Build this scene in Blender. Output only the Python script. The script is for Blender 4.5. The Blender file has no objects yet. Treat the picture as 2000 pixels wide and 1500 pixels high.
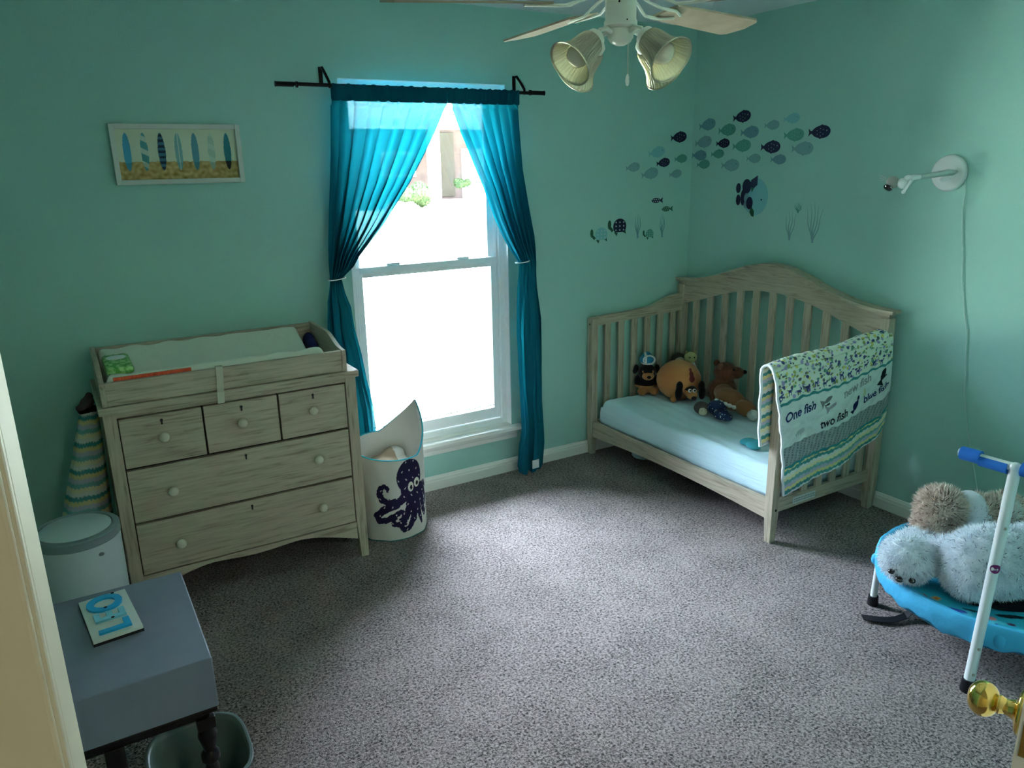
import bpy, bmesh, math, random
import numpy as np
from mathutils import Vector, Matrix, noise
random.seed(7); rng = np.random.default_rng(11)
PI = math.pi
S = bpy.context.scene
COL = S.collection

# ------------------------------------------------------------------ camera
cam_d = bpy.data.cameras.new('camera'); cam = bpy.data.objects.new('camera', cam_d); COL.objects.link(cam)
cam_d.sensor_fit = 'HORIZONTAL'; cam_d.sensor_width = 36.0; cam_d.lens = 1490.5 / 2000 * 36.0
cam_d.clip_start = 0.02; cam_d.clip_end = 300
yaw, pitch, roll = .5346, .2783, -.02
_f = Vector((math.sin(yaw)*math.cos(pitch), math.cos(yaw)*math.cos(pitch), -math.sin(pitch)))
_r0 = Vector((math.cos(yaw), -math.sin(yaw), 0)); _u0 = _r0.cross(_f)
_r = _r0*math.cos(roll) + _u0*math.sin(roll); _u = -_r0*math.sin(roll) + _u0*math.cos(roll)
mw = Matrix.Identity(4)
for i in range(3):
    mw[i][0], mw[i][1], mw[i][2] = _r[i], _u[i], -_f[i]
mw[0][3], mw[1][3], mw[2][3] = -3.3869, -3.5456, 1.6931
cam.matrix_world = mw
S.camera = cam

# ------------------------------------------------------------------ light
W = bpy.data.worlds.new('world'); S.world = W; W.use_nodes = True
bg = W.node_tree.nodes['Background']; bg.inputs[0].default_value = (0.74, 0.88, 1.12, 1); 
_wt = W.node_tree; _tc = _wt.nodes.new('ShaderNodeTexCoord'); _sx = _wt.nodes.new('ShaderNodeSeparateXYZ'); _ma = _wt.nodes.new('ShaderNodeMath')   # overcast sky: brighter overhead
_ma.operation = 'MULTIPLY_ADD'; _ma.use_clamp = False; _ma.inputs[1].default_value = 92.0; _ma.inputs[2].default_value = 4.0
_mm = _wt.nodes.new('ShaderNodeMath'); _mm.operation = 'MAXIMUM'; _mm.inputs[1].default_value = 0.0
_wt.links.new(_tc.outputs['Generated'], _sx.inputs[0]); _pw = _wt.nodes.new('ShaderNodeMath'); _pw.operation = 'POWER'; _pw.inputs[1].default_value = 1.6
_wt.links.new(_sx.outputs['Z'], _mm.inputs[0]); _wt.links.new(_mm.outputs[0], _pw.inputs[0]); _wt.links.new(_pw.outputs[0], _ma.inputs[0]); _wt.links.new(_ma.outputs[0], bg.inputs[1])
sd = bpy.data.lights.new('sun', 'SUN'); sd.energy = 20.0; sd.angle = .02; sd.color = (1, .95, .86)
sun = bpy.data.objects.new('sun', sd); COL.objects.link(sun)
sun.rotation_euler = Vector((.8, .06, .6)).to_track_quat('Z', 'Y').to_euler()
pd = bpy.data.lights.new('window_portal', 'AREA'); pd.shape = 'RECTANGLE'; pd.size = .88; pd.size_y = 1.8
pd.cycles.is_portal = True
portal = bpy.data.objects.new('window_portal', pd); COL.objects.link(portal)
portal.location = (-1.73, .135, 1.17); portal.rotation_euler = (math.radians(-90), 0, 0)
vs = S.view_settings
vs.view_transform = 'Standard'; vs.look = 'None'; vs.gamma = 1; vs.use_curve_mapping = False; vs.exposure = 1.22
S.cycles.sample_clamp_indirect = 8.0
S.cycles.caustics_reflective = False; S.cycles.caustics_refractive = False
S.cycles.transparent_max_bounces = 16; S.cycles.max_bounces = 14; S.cycles.diffuse_bounces = 6

# ------------------------------------------------------------------ materials
def srgb(r, g, b):
    return tuple(((c/255)/12.92 if c/255 <= .04045 else ((c/255+.055)/1.055)**2.4) for c in (r, g, b))
def newmat(name):
    m = bpy.data.materials.new(name); m.use_nodes = True
    nt = m.node_tree; return m, nt, nt.nodes['Principled BSDF']
def mat(name, col, rough=.6, metal=0, col2=None, scale=(20, 20, 20), detail=3, bump=0, bscale=None, ramp=(.35, .65), spec=.3, sheen=0, coat=0):
    m, nt, b = newmat(name)
    b.inputs['Base Color'].default_value = (*col, 1); b.inputs['Roughness'].default_value = rough
    b.inputs['Metallic'].default_value = metal; b.inputs['Specular IOR Level'].default_value = spec
    b.inputs['Sheen Weight'].default_value = sheen; b.inputs['Coat Weight'].default_value = coat
    if col2 is not None or bump:
        tc = nt.nodes.new('ShaderNodeTexCoord'); mp = nt.nodes.new('ShaderNodeMapping'); mp.inputs['Scale'].default_value = scale
        nt.links.new(tc.outputs['Object'], mp.inputs[0])
        nz = nt.nodes.new('ShaderNodeTexNoise'); nz.inputs['Scale'].default_value = 1; nz.inputs['Detail'].default_value = detail
        nt.links.new(mp.outputs[0], nz.inputs['Vector'])
        if col2 is not None:
            cr = nt.nodes.new('ShaderNodeValToRGB'); cr.color_ramp.elements[0].position = ramp[0]; cr.color_ramp.elements[1].position = ramp[1]
            cr.color_ramp.elements[0].color = (*col, 1); cr.color_ramp.elements[1].color = (*col2, 1)
            nt.links.new(nz.outputs[0], cr.inputs[0]); nt.links.new(cr.outputs[0], b.inputs['Base Color'])
        if bump:
            src = nz
            if bscale:
                mp2 = nt.nodes.new('ShaderNodeMapping'); mp2.inputs['Scale'].default_value = bscale
                nt.links.new(tc.outputs['Object'], mp2.inputs[0])
                src = nt.nodes.new('ShaderNodeTexNoise'); src.inputs['Scale'].default_value = 1; src.inputs['Detail'].default_value = 2
                nt.links.new(mp2.outputs[0], src.inputs['Vector'])
            bp = nt.nodes.new('ShaderNodeBump'); bp.inputs['Distance'].default_value = bump; bp.inputs['Strength'].default_value = .8
            nt.links.new(src.outputs[0], bp.inputs['Height']); nt.links.new(bp.outputs[0], b.inputs['Normal'])
    return m
def attrmat(name, rough=.8, bump=0, bs=300, spec=.2, sheen=0):
    m, nt, b = newmat(name); a = nt.nodes.new('ShaderNodeAttribute'); a.attribute_name = 'Col'
    nt.links.new(a.outputs['Color'], b.inputs['Base Color']); b.inputs['Roughness'].default_value = rough
    b.inputs['Specular IOR Level'].default_value = spec; b.inputs['Sheen Weight'].default_value = sheen
    if bump:
        tc = nt.nodes.new('ShaderNodeTexCoord'); nz = nt.nodes.new('ShaderNodeTexNoise'); nz.inputs['Scale'].default_value = bs
        nt.links.new(tc.outputs['Object'], nz.inputs['Vector'])
        bp = nt.nodes.new('ShaderNodeBump'); bp.inputs['Distance'].default_value = bump; bp.inputs['Strength'].default_value = .7
        nt.links.new(nz.outputs[0], bp.inputs['Height']); nt.links.new(bp.outputs[0], b.inputs['Normal'])
    return m
def wood(name, axis, c1=(.49, .42, .31), c2=(.27, .225, .16)):
    """grey washed oak, grain along axis 0/1/2"""
    m, nt, b = newmat(name); b.inputs['Roughness'].default_value = .55; b.inputs['Specular IOR Level'].default_value = .3
    tc = nt.nodes.new('ShaderNodeTexCoord'); mp = nt.nodes.new('ShaderNodeMapping')
    sc = [62.0]*3; sc[axis] = 4.5; mp.inputs['Scale'].default_value = sc
    nt.links.new(tc.outputs['Object'], mp.inputs[0])
    nz = nt.nodes.new('ShaderNodeTexNoise'); nz.inputs['Scale'].default_value = 1; nz.inputs['Detail'].default_value = 4; nz.inputs['Distortion'].default_value = 1.3
    nt.links.new(mp.outputs[0], nz.inputs['Vector'])
    mp2 = nt.nodes.new('ShaderNodeMapping'); s2 = [170.0]*3; s2[axis] = 7; mp2.inputs['Scale'].default_value = s2
    nt.links.new(tc.outputs['Object'], mp2.inputs[0])
    n2 = nt.nodes.new('ShaderNodeTexNoise'); n2.inputs['Scale'].default_value = 1; n2.inputs['Detail'].default_value = 2
    nt.links.new(mp2.outputs[0], n2.inputs['Vector'])
    ad = nt.nodes.new('ShaderNodeMath'); ad.operation = 'MULTIPLY_ADD'; ad.inputs[1].default_value = .45
    nt.links.new(n2.outputs[0], ad.inputs[0]); nt.links.new(nz.outputs[0], ad.inputs[2])
    cr = nt.nodes.new('ShaderNodeValToRGB'); e = cr.color_ramp.elements
    e[0].position = .5; e[0].color = (*c2, 1); e[1].position = .86; e[1].color = (*c1, 1)
    k = e.new(.64); k.color = tuple((a*.35+q*.65) for a, q in zip(c2, c1)) + (1,)
    nt.links.new(ad.outputs[0], cr.inputs[0]); nt.links.new(cr.outputs[0], b.inputs['Base Color'])
    bp = nt.nodes.new('ShaderNodeBump'); bp.inputs['Distance'].default_value = .0012; bp.inputs['Strength'].default_value = .5
    nt.links.new(n2.outputs[0], bp.inputs['Height']); nt.links.new(bp.outputs[0], b.inputs['Normal'])
    return m
M = {}
M['wall'] = mat('teal_wall_paint', (.355, .60, .525), .75, bump=.0012, scale=(160, 160, 160), spec=.2)
M['ceiling'] = mat('ceiling_paint', (.74, .77, .78), .9, bump=.003, scale=(60, 60, 60))
M['trim'] = mat('white_trim_paint', (.82, .82, .75), .42, spec=.4)
M['vinyl'] = mat('window_vinyl', (.92, .93, .92), .35, spec=.5)
M['cream'] = mat('cream_casing_paint', (.72, .70, .55), .5)
M['woodx'] = wood('oak_grain_x', 0); M['woody'] = wood('oak_grain_y', 1); M['woodz'] = wood('oak_grain_z', 2)
M['knob'] = mat('knob_paint', (.66, .62, .48), .35, spec=.5)
M['black'] = mat('black_plastic', (.012, .012, .014), .4)
M['blackmetal'] = mat('black_metal', (.01, .009, .008), .35, metal=.6)
M['gap'] = mat('drawer_gap_shade', (.02, .018, .014), .9)  # shade between the drawers, put into a near-black colour
M['white'] = mat('white_plastic', (.78, .80, .78), .35, spec=.5)
M['fanwhite'] = mat('fan_enamel', (.72, .74, .64), .3, spec=.5)
M['blade'] = mat('fan_blade_oak', (.40, .32, .23), .45, col2=(.33, .26, .18), scale=(10, 10, 40))
M['brass'] = mat('polished_brass', (.85, .60, .16), .12, metal=1)
M['screw'] = mat('steel_screw', (.55, .5, .42), .3, metal=1)
M['desk'] = mat('slate_blue_paint', (.165, .185, .235), .55, col2=(.195, .215, .265), scale=(6, 6, 6))
M['darkwood'] = mat('dark_turned_wood', (.008, .007, .006), .35, spec=.25)
M['bin'] = mat('wastebin_plastic', (.115, .16, .145), .35, spec=.5)
M['pail'] = mat('pail_plastic', (.52, .60, .60), .4, spec=.4)
M['pailrim'] = mat('pail_grey_rim', (.20, .26, .26), .4)
M['sheet'] = mat('mint_sheet_cotton', (.62, .84, .90), .85, bump=.006, scale=(14, 5, 60), detail=4, sheen=.2)
M['terry'] = mat('white_terry', (.66, .70, .58), .95, bump=.004, scale=(60, 60, 60), sheen=.3)
M['navycloth'] = mat('navy_cloth', (.018, .03, .12), .9, bump=.002, scale=(90, 90, 90))
M['orange'] = mat('warning_strip', (.72, .10, .035), .6, col2=(.5, .06, .02), scale=(120, 20, 20))
M['strap'] = mat('cream_webbing', (.55, .55, .43), .8)
M['green'] = mat('wipes_green_print', (.10, .33, .06), .5, col2=(.35, .60, .22), scale=(45, 45, 45), ramp=(.45, .55))
M['skirt'] = mat('trampoline_blue_fabric', (.06, .42, .68), .75, bump=.004, scale=(30, 30, 30))
M['foam'] = mat('blue_foam', (.01, .13, .50), .7)
M['canvas'] = mat('white_canvas', (.72, .70, .64), .9, bump=.002, scale=(120, 120, 120))
M['piping'] = mat('teal_piping', (.03, .40, .50), .7)
M['paper'] = mat('white_frame', (.62, .64, .58), .5)
M['cord'] = mat('white_cord', (.50, .66, .60), .5)
M['lens'] = mat('dark_lens', (.01, .008, .008), .08, spec=.8)
M['lampgrey'] = mat('lamp_grey', (.30, .30, .27), .5)
M['silver'] = mat('silver_arm', (.5, .55, .52), .3, metal=.7)
M['ocean'] = attrmat('printed_mat_fabric', .7, .001)
M['quilt'] = attrmat('printed_quilt_cotton', .9, .0025, 90)
M['print'] = attrmat('printed_canvas', .9, .001, 500)
M['art'] = attrmat('art_print', .6)
M['txtnavy'] = mat('navy_thread', (.015, .03, .13), .8)
M['txtgrey'] = mat('grey_thread', (.28, .30, .29), .8)
M['txtblack'] = mat('black_thread', (.015, .02, .03), .8)
M['lab'] = mat('label_paper', (.55, .62, .58), .7)
M['bluel'] = mat('bright_blue_letter', (.02, .33, .62), .4)
M['bluel2'] = mat('pale_blue_letter', (.20, .55, .66), .4)
M['sticker'] = mat('purple_sticker', (.22, .02, .14), .4)
M['bulb'] = mat('lamp_bulb', (.75, .66, .52), .25, spec=.5)
M['grass'] = mat('lawn', (.40, .42, .30), .9, col2=(.55, .52, .42), scale=(.6, .6, .6))
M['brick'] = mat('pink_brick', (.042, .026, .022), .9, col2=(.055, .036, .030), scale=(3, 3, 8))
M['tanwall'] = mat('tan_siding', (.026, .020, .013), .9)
M['housewhite'] = mat('house_trim', (.9, .9, .88), .7)
M['roofing'] = mat('roof_shingle', (.55, .5, .48), .9)
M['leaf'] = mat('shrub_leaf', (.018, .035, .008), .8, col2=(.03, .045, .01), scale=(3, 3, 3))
M['darkglass'] = mat('house_window_glass', (.12, .13, .15), .2)

def carpet():
    m, nt, b = newmat('carpet_pile'); b.inputs['Roughness'].default_value = .95; b.inputs['Specular IOR Level'].default_value = .1
    b.inputs['Sheen Weight'].default_value = .15
    tc = nt.nodes.new('ShaderNodeTexCoord')
    def nz(s, d=2, dist=0):
        n = nt.nodes.new('ShaderNodeTexNoise'); n.inputs['Scale'].default_value = s; n.inputs['Detail'].default_value = d; n.inputs['Distortion'].default_value = dist
        nt.links.new(tc.outputs['Object'], n.inputs['Vector']); return n
    a = nz(125, 3, .6); c = nz(5, 3); f = nz(260, 2)
    cr = nt.nodes.new('ShaderNodeValToRGB'); e = cr.color_ramp.elements
    e[0].position = .33; e[0].color = (.03, .023, .019, 1); e[1].position = .63; e[1].color = (.45, .362, .335, 1)
    k = e.new(.45); k.color = (.205, .165, .148, 1)
    mx = nt.nodes.new('ShaderNodeMath'); mx.operation = 'MULTIPLY_ADD'; mx.inputs[1].default_value = .18
    nt.links.new(c.outputs[0], mx.inputs[0]); 
    sb = nt.nodes.new('ShaderNodeMath'); sb.operation = 'SUBTRACT'; sb.inputs[1].default_value = .09
    nt.links.new(a.outputs[0], sb.inputs[0]); nt.links.new(sb.outputs[0], mx.inputs[2])
    nt.links.new(mx.outputs[0], cr.inputs[0]); nt.links.new(cr.outputs[0], b.inputs['Base Color'])
    ad = nt.nodes.new('ShaderNodeMath'); ad.operation = 'ADD'
    nt.links.new(a.outputs[0], ad.inputs[0]); nt.links.new(f.outputs[0], ad.inputs[1])
    bp = nt.nodes.new('ShaderNodeBump'); bp.inputs['Distance'].default_value = .012; bp.inputs['Strength'].default_value = .9
    nt.links.new(ad.outputs[0], bp.inputs['Height']); nt.links.new(bp.outputs[0], b.inputs['Normal'])
    return m
M['carpet'] = carpet()

def curtain_mat(name, transp, k=1.0, tr_=.5):
    m = bpy.data.materials.new(name); m.use_nodes = True; nt = m.node_tree; nt.nodes.clear()
    out = nt.nodes.new('ShaderNodeOutputMaterial'); d = nt.nodes.new('ShaderNodeBsdfDiffuse'); t = nt.nodes.new('ShaderNodeBsdfTranslucent')
    tr = nt.nodes.new('ShaderNodeBsdfTransparent'); m1 = nt.nodes.new('ShaderNodeMixShader'); m2 = nt.nodes.new('ShaderNodeMixShader')
    d.inputs[0].default_value = (.012*k, .22*k, .33*k, 1); t.inputs[0].default_value = (.0015*k, .075*k, .100*k, 1)
    tr.inputs[0].default_value = (.45, .85, .88, 1)
    m1.inputs[0].default_value = tr_; m2.inputs[0].default_value = transp
    nt.links.new(d.outputs[0], m1.inputs[1]); nt.links.new(t.outputs[0], m1.inputs[2])
    nt.links.new(m1.outputs[0], m2.inputs[1]); nt.links.new(tr.outputs[0], m2.inputs[2]); nt.links.new(m2.outputs[0], out.inputs[0])
    return m
M['curtain'] = curtain_mat('sheer_teal_curtain', .012)
M['curtainhead'] = curtain_mat('curtain_header', .0, .42, .35)

def glass_mat(name, tint, gl):
    m = bpy.data.materials.new(name); m.use_nodes = True; nt = m.node_tree; nt.nodes.clear()
    out = nt.nodes.new('ShaderNodeOutputMaterial'); g = nt.nodes.new('ShaderNodeBsdfGlossy'); g.inputs['Roughness'].default_value = gl
    tr = nt.nodes.new('ShaderNodeBsdfTransparent'); tr.inputs[0].default_value = (*tint, 1); mx = nt.nodes.new('ShaderNodeMixShader')
    lw = nt.nodes.new('ShaderNodeLayerWeight'); lw.inputs[0].default_value = .25
    nt.links.new(lw.outputs['Fresnel'], mx.inputs[0]); nt.links.new(tr.outputs[0], mx.inputs[1]); nt.links.new(g.outputs[0], mx.inputs[2])
    nt.links.new(mx.outputs[0], out.inputs[0]); return m
M['glass'] = glass_mat('window_glass', (.97, .99, .98), .02)
def shade_glass():
    m = bpy.data.materials.new('ribbed_shade_glass'); m.use_nodes = True; nt = m.node_tree; nt.nodes.clear()
    out = nt.nodes.new('ShaderNodeOutputMaterial')
    g = nt.nodes.new('ShaderNodeBsdfGlossy'); g.inputs['Roughness'].default_value = .15; g.inputs[0].default_value = (1, .95, .75, 1)
    tr = nt.nodes.new('ShaderNodeBsdfTransparent'); tr.inputs[0].default_value = (.93, .92, .74, 1)
    d = nt.nodes.new('ShaderNodeBsdfDiffuse'); d.inputs[0].default_value = (.97, .95, .82, 1)
    tl = nt.nodes.new('ShaderNodeBsdfTranslucent'); tl.inputs[0].default_value = (.95, .92, .72, 1)
    a = nt.nodes.new('ShaderNodeMixShader'); a.inputs[0].default_value = .5
    b = nt.nodes.new('ShaderNodeMixShader'); b.inputs[0].default_value = .5
    c = nt.nodes.new('ShaderNodeMixShader'); lw = nt.nodes.new('ShaderNodeLayerWeight'); lw.inputs[0].default_value = .35
    nt.links.new(d.outputs[0], a.inputs[1]); nt.links.new(tl.outputs[0], a.inputs[2])
    nt.links.new(a.outputs[0], b.inputs[1]); nt.links.new(tr.outputs[0], b.inputs[2])
    nt.links.new(lw.outputs['Fresnel'], c.inputs[0]); nt.links.new(b.outputs[0], c.inputs[1]); nt.links.new(g.outputs[0], c.inputs[2])
    nt.links.new(c.outputs[0], out.inputs[0]); return m
M['shade'] = shade_glass()

# ------------------------------------------------------------------ object helpers
def tag(o, label, cat, group=None):
    o['label'] = label; o['category'] = cat
    if group: o['group'] = group
    return o
def thing(name, label, cat, loc=(0, 0, 0), group=None):
    o = bpy.data.objects.new(name, None); COL.objects.link(o); o.location = loc; o.empty_display_size = .05
    return tag(o, label, cat, group)
ROOTPOS = {}
def wpos(o):
    p = Vector((0, 0, 0))
    while o is not None: p += o.location; o = o.parent
    return p
def link_mesh(name, me, parent=None, origin=None):
    """mesh data is in world coordinates; origin (or the parent) becomes its local zero"""
    o = bpy.data.objects.new(name, me); COL.objects.link(o)
    base = Vector(origin) if origin is not None else (wpos(parent) if parent else None)
    if base is not None and base.length > 0: me.transform(Matrix.Translation(-base))
    if parent: 
        o.parent = parent; o.location = (base - wpos(parent))
    elif base is not None: o.location = base
    return o
class MB:
    def __init__(s): s.bm = bmesh.new(); s.mi = 0
    def _fin(s, faces):
        for f in faces: f.material_index = s.mi
    def box(s, x0, x1, y0, y1, z0, z1, bev=0):
        t = bmesh.new(); bmesh.ops.create_cube(t, size=1)
        for v in t.verts: v.co = Vector(((x0+x1)/2 + v.co.x*(x1-x0), (y0+y1)/2 + v.co.y*(y1-y0), (z0+z1)/2 + v.co.z*(z1-z0)))
        if bev: bmesh.ops.bevel(t, geom=list(t.edges), offset=bev, segments=2, affect='EDGES', profile=.5)
        return s.add(t)
    def add(s, t, mtx=None):
        if mtx is not None: bmesh.ops.transform(t, matrix=mtx, verts=t.verts)
        me = bpy.data.meshes.new('t'); t.to_mesh(me); t.free(); n = len(s.bm.faces)
        s.bm.from_mesh(me); bpy.data.meshes.remove(me); s.bm.faces.ensure_lookup_table()
        s._fin(s.bm.faces[n:]); return s
    def prism(s, pts, axis, a, b, bev=0):
        """polygon pts (2d) extruded along axis from a to b"""
        def P(p, h):
            l = list(p); l.insert(axis, h); return l
        t = bmesh.new(); v0 = [t.verts.new(P(p, a)) for p in pts]; v1 = [t.verts.new(P(p, b)) for p in pts]
        n = len(pts); t.faces.new(v0); t.faces.new(v1[::-1])
        for i in range(n): t.faces.new((v0[i], v1[i], v1[(i+1) % n], v0[(i+1) % n]))
        bmesh.ops.recalc_face_normals(t, faces=t.faces)
        if bev: bmesh.ops.bevel(t, geom=list(t.edges), offset=bev, segments=2, affect='EDGES')
        return s.add(t)
    def lathe(s, prof, c=(0, 0, 0), axis=(0, 0, 1), n=32, rib=0, nrib=0):
        """prof list of (r,h) along axis from c"""
        q = Vector(axis).normalized().to_track_quat('Z', 'Y'); t = bmesh.new(); rings = []
        for r, h in prof:
            ring = []
            for i in range(n):
                a = 2*PI*i/n; rr = r*(1+rib*math.cos(nrib*a)) if rib else r
                ring.append(t.verts.new(Vector(c) + q @ Vector((rr*math.cos(a), rr*math.sin(a), h))))
            rings.append(ring)
        for A, B in zip(rings, rings[1:]):
            for i in range(n):
                t.faces.new((A[i], A[(i+1) % n], B[(i+1) % n], B[i]))
        if prof[0][0] > 1e-4 and not rib: t.faces.new(rings[0][::-1])
        if prof[-1][0] > 1e-4 and not rib: t.faces.new(rings[-1])
        bmesh.ops.remove_doubles(t, verts=t.verts, dist=1e-6)
        return s.add(t)
    def tube(s, pts, r, n=8, closed=False):
        pts = [Vector(p) for p in pts]; t = bmesh.new(); rings = []; N = len(pts); up = None
        for i, p in enumerate(pts):
            d = (pts[(i+1) % N]-pts[i-1]) if closed else (pts[min(i+1, N-1)]-pts[max(i-1, 0)])
            d.normalize()
            if up is None: up = d.orthogonal().normalized()
            up = (up - d*up.dot(d)).normalized(); sd_ = d.cross(up)
            rr = r[i] if isinstance(r, (list, tuple)) else r
            rings.append([t.verts.new(p + (up*math.cos(2*PI*k/n)+sd_*math.sin(2*PI*k/n))*rr) for k in range(n)])
        prs = list(zip(rings, rings[1:])) + ([(rings[-1], rings[0])] if closed else [])
        for A, B in prs:
            for k in range(n): t.faces.new((A[k], A[(k+1) % n], B[(k+1) % n], B[k]))
        if not closed: t.faces.new(rings[0][::-1]); t.faces.new(rings[-1])
        bmesh.ops.recalc_face_normals(t, faces=t.faces)
        return s.add(t)
    def ell(s, c, r, rot=None, sub=3):
        t = bmesh.new(); bmesh.ops.create_icosphere(t, subdivisions=sub, radius=1)
        m = Matrix.Translation(c) @ (rot.to_matrix().to_4x4() if rot else Matrix.Identity(4)) @ Matrix.Diagonal((*((r,)*3 if isinstance(r, (int, float)) else r), 1))
        return s.add(t, m)
    def poly(s, pts):
        vs_ = [s.bm.verts.new(p) for p in pts]; f = s.bm.faces.new(vs_); f.material_index = s.mi; return s
    def mesh(s, name, mats, smooth=False):
        me = bpy.data.meshes.new(name); s.bm.to_mesh(me); s.bm.free()
        for m in (mats if isinstance(mats, (list, tuple)) else [mats]): me.materials.append(m)
        if smooth:
            me.shade_smooth()
            try: me.set_sharp_from_angle(angle=math.radians(40))
            except Exception: pass
        return me
    def build(s, name, mats, parent=None, smooth=False, origin=None):
        return link_mesh(name, s.mesh(name, mats, smooth), parent, origin)
def struct(o): o['kind'] = 'structure'; return o

def grid_obj(name, P, C, m, parent=None, origin=None, closeu=False, thick=0, smooth=True):
    """P (nu,nv,3) world positions; C (nu,nv,3) linear colours or None"""
    nu, nv = P.shape[:2]; idx = np.arange(nu*nv).reshape(nu, nv)
    a = idx if not closeu else np.vstack([idx, idx[:1]])
    f = np.stack([a[:-1, :-1], a[1:, :-1], a[1:, 1:], a[:-1, 1:]], -1).reshape(-1, 4)
    me = bpy.data.meshes.new(name); me.from_pydata(P.reshape(-1, 3).tolist(), [], f.tolist())
    if C is not None:
        at = me.color_attributes.new('Col', 'FLOAT_COLOR', 'POINT')
        at.data.foreach_set('color', np.concatenate([C.reshape(-1, 3), np.ones((nu*nv, 1))], 1).astype(np.float32).ravel())
    me.materials.append(m)
    if smooth: me.shade_smooth()
    o = link_mesh(name, me, parent, origin)
    if thick:
        md = o.modifiers.new('thickness', 'SOLIDIFY'); md.thickness = thick; md.offset = 0
    return o
def eval_mesh(o):
    dg = bpy.context.evaluated_depsgraph_get(); dg.update()
    return bpy.data.meshes.new_from_object(o.evaluated_get(dg))
def text_bm(txt, size, depth=0, shear=0, offs=.022):
    cu = bpy.data.curves.new('txt', 'FONT'); cu.body = txt; cu.size = size; cu.extrude = depth; cu.shear = shear
    cu.align_x = 'CENTER'; cu.align_y = 'CENTER'; cu.resolution_u = 4; cu.offset = size*offs
    o = bpy.data.objects.new('txt', cu); COL.objects.link(o); me = eval_mesh(o)
    bpy.data.objects.remove(o); bpy.data.curves.remove(cu)
    t = bmesh.new(); t.from_mesh(me); bpy.data.meshes.remove(me); return t
def blob_mesh(name, ells, voxel, mats, matfn=None, smooth=4, fur=None):
    """one continuous body surface from merged ellipsoids (world coords); fur = (count, length, width, comb vector)"""
    b = MB()
    for e in ells: b.ell(e[0], e[1], e[2] if len(e) > 2 else None)
    me = b.mesh('t', mats[0]); o = bpy.data.objects.new('t', me); COL.objects.link(o)
    md = o.modifiers.new('r', 'REMESH'); md.mode = 'VOXEL'; md.voxel_size = voxel
    ms = o.modifiers.new('s', 'SMOOTH'); ms.iterations = smooth; ms.factor = .5
    out = eval_mesh(o); bpy.data.objects.remove(o); bpy.data.meshes.remove(me)
    n = len(out.vertices); co = np.empty(n*3); out.vertices.foreach_get('co', co); co = co.reshape(-1, 3)
    polys = [list(p.vertices) for p in out.polygons]; cen = np.array([co[p].mean(0) for p in polys])
    mi = [matfn(c) if matfn else 0 for c in cen]
    nf = len(polys)
    if fur:
        cnt, L, wd, comb = fur[:4]; dk = fur[4] if len(fur) > 4 else 0; comb = np.array(comb, float)
        nr = np.array([tuple(p.normal) for p in out.polygons]); ar = np.array([p.area for p in out.polygons])
        pick = rng.choice(nf, cnt, p=ar/ar.sum()); vs_ = []; k = n
        for q in pick:
            p = polys[q]; w_ = rng.dirichlet(np.ones(len(p))); base = (co[p]*w_[:, None]).sum(0)
            d = nr[q]*.75 + comb + rng.normal(0, .38, 3); d /= np.linalg.norm(d); l = L*rng.uniform(.6, 1.25)
            sdv = np.cross(d, rng.normal(0, 1, 3)); sdv *= wd/np.linalg.norm(sdv)
            base = base - nr[q]*.002
            vs_ += [base-sdv, base+sdv, base+d*l*.6+sdv*.6, base+d*l]
            polys.append([k, k+1, k+2, k+3]); mi.append(1 if rng.random() < dk else mi[q]); k += 4
        co = np.vstack([co, np.array(vs_)])
    me2 = bpy.data.meshes.new(name); me2.from_pydata(co.tolist(), [], polys)
    for m in mats: me2.materials.append(m)
    me2.polygons.foreach_set('material_index', mi)
    me2.polygons.foreach_set('use_smooth', [True]*nf + [False]*(len(polys)-nf))
    bpy.data.meshes.remove(out); return me2
def blob(name, ells, voxel, mats, parent=None, matfn=None, fur=None, origin=None, smooth=4):
    return link_mesh(name, blob_mesh(name, ells, voxel, mats, matfn, smooth, fur), parent, origin)
def seg_dist(U, V, pts):
    """min distance and arc param of grid points to a polyline"""
    best = np.full(U.shape, 1e9); par = np.zeros(U.shape); n = len(pts)-1
    for i in range(n):
        ax, ay = pts[i]; bx, by = pts[i+1]; dx, dy = bx-ax, by-ay; L = dx*dx+dy*dy+1e-12
        t = np.clip(((U-ax)*dx+(V-ay)*dy)/L, 0, 1); d = np.hypot(U-ax-t*dx, V-ay-t*dy)
        m = d < best; best[m] = d[m]; par[m] = ((i+t)/n)[m]
    return best, par

# ================================================================== ROOM SHELL
XL, YF, H = -3.95, -3.85, 2.44
WX0, WX1, WZ0, WZ1 = -2.168, -1.295, .28, 2.088
b = MB(); b.box(XL-.1, .1, YF-1.6, .001, -.1, 0); struct(b.build('floor', M['carpet']))
b = MB(); b.box(XL-.1, .1, YF-1.6, .14, H, H+.1); struct(b.build('ceiling', M['ceiling']))
b = MB()
b.box(XL-.1, WX0, 0, .14, -.1, H); b.box(WX1, .1, 0, .14, -.1, H); b.box(WX0, WX1, 0, .14, -.1, WZ0-.03); b.box(WX0, WX1, 0, .14, WZ1, H)
struct(b.build('wall_back', M['wall']))
b = MB(); b.box(0, .1, -3.0, 0, 0, H); struct(b.build('wall_right', M['wall']))
b = MB(); b.box(XL-.1, XL, -3.0, 0, 0, H); struct(b.build('wall_left', M['wall']))
DX1 = -1.63
b = MB(); b.box(XL-.1, -3.445, -3.0, -2.9, 0, H); b.box(DX1, .1, -3.0, -2.9, 0, H); b.box(-3.445, DX1, -3.0, -2.9, 2.06, H)
struct(b.build('wall_front', M['wall']))
b = MB(); b.box(XL-.1, XL, YF-1.6, -3.0, 0, H); b.box(0, .1, YF-1.6, -3.0, 0, H); b.box(XL, 0, YF-1.6, YF-1.5, 0, H)
struct(b.build('wall_hall', M['cream']))
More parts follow.
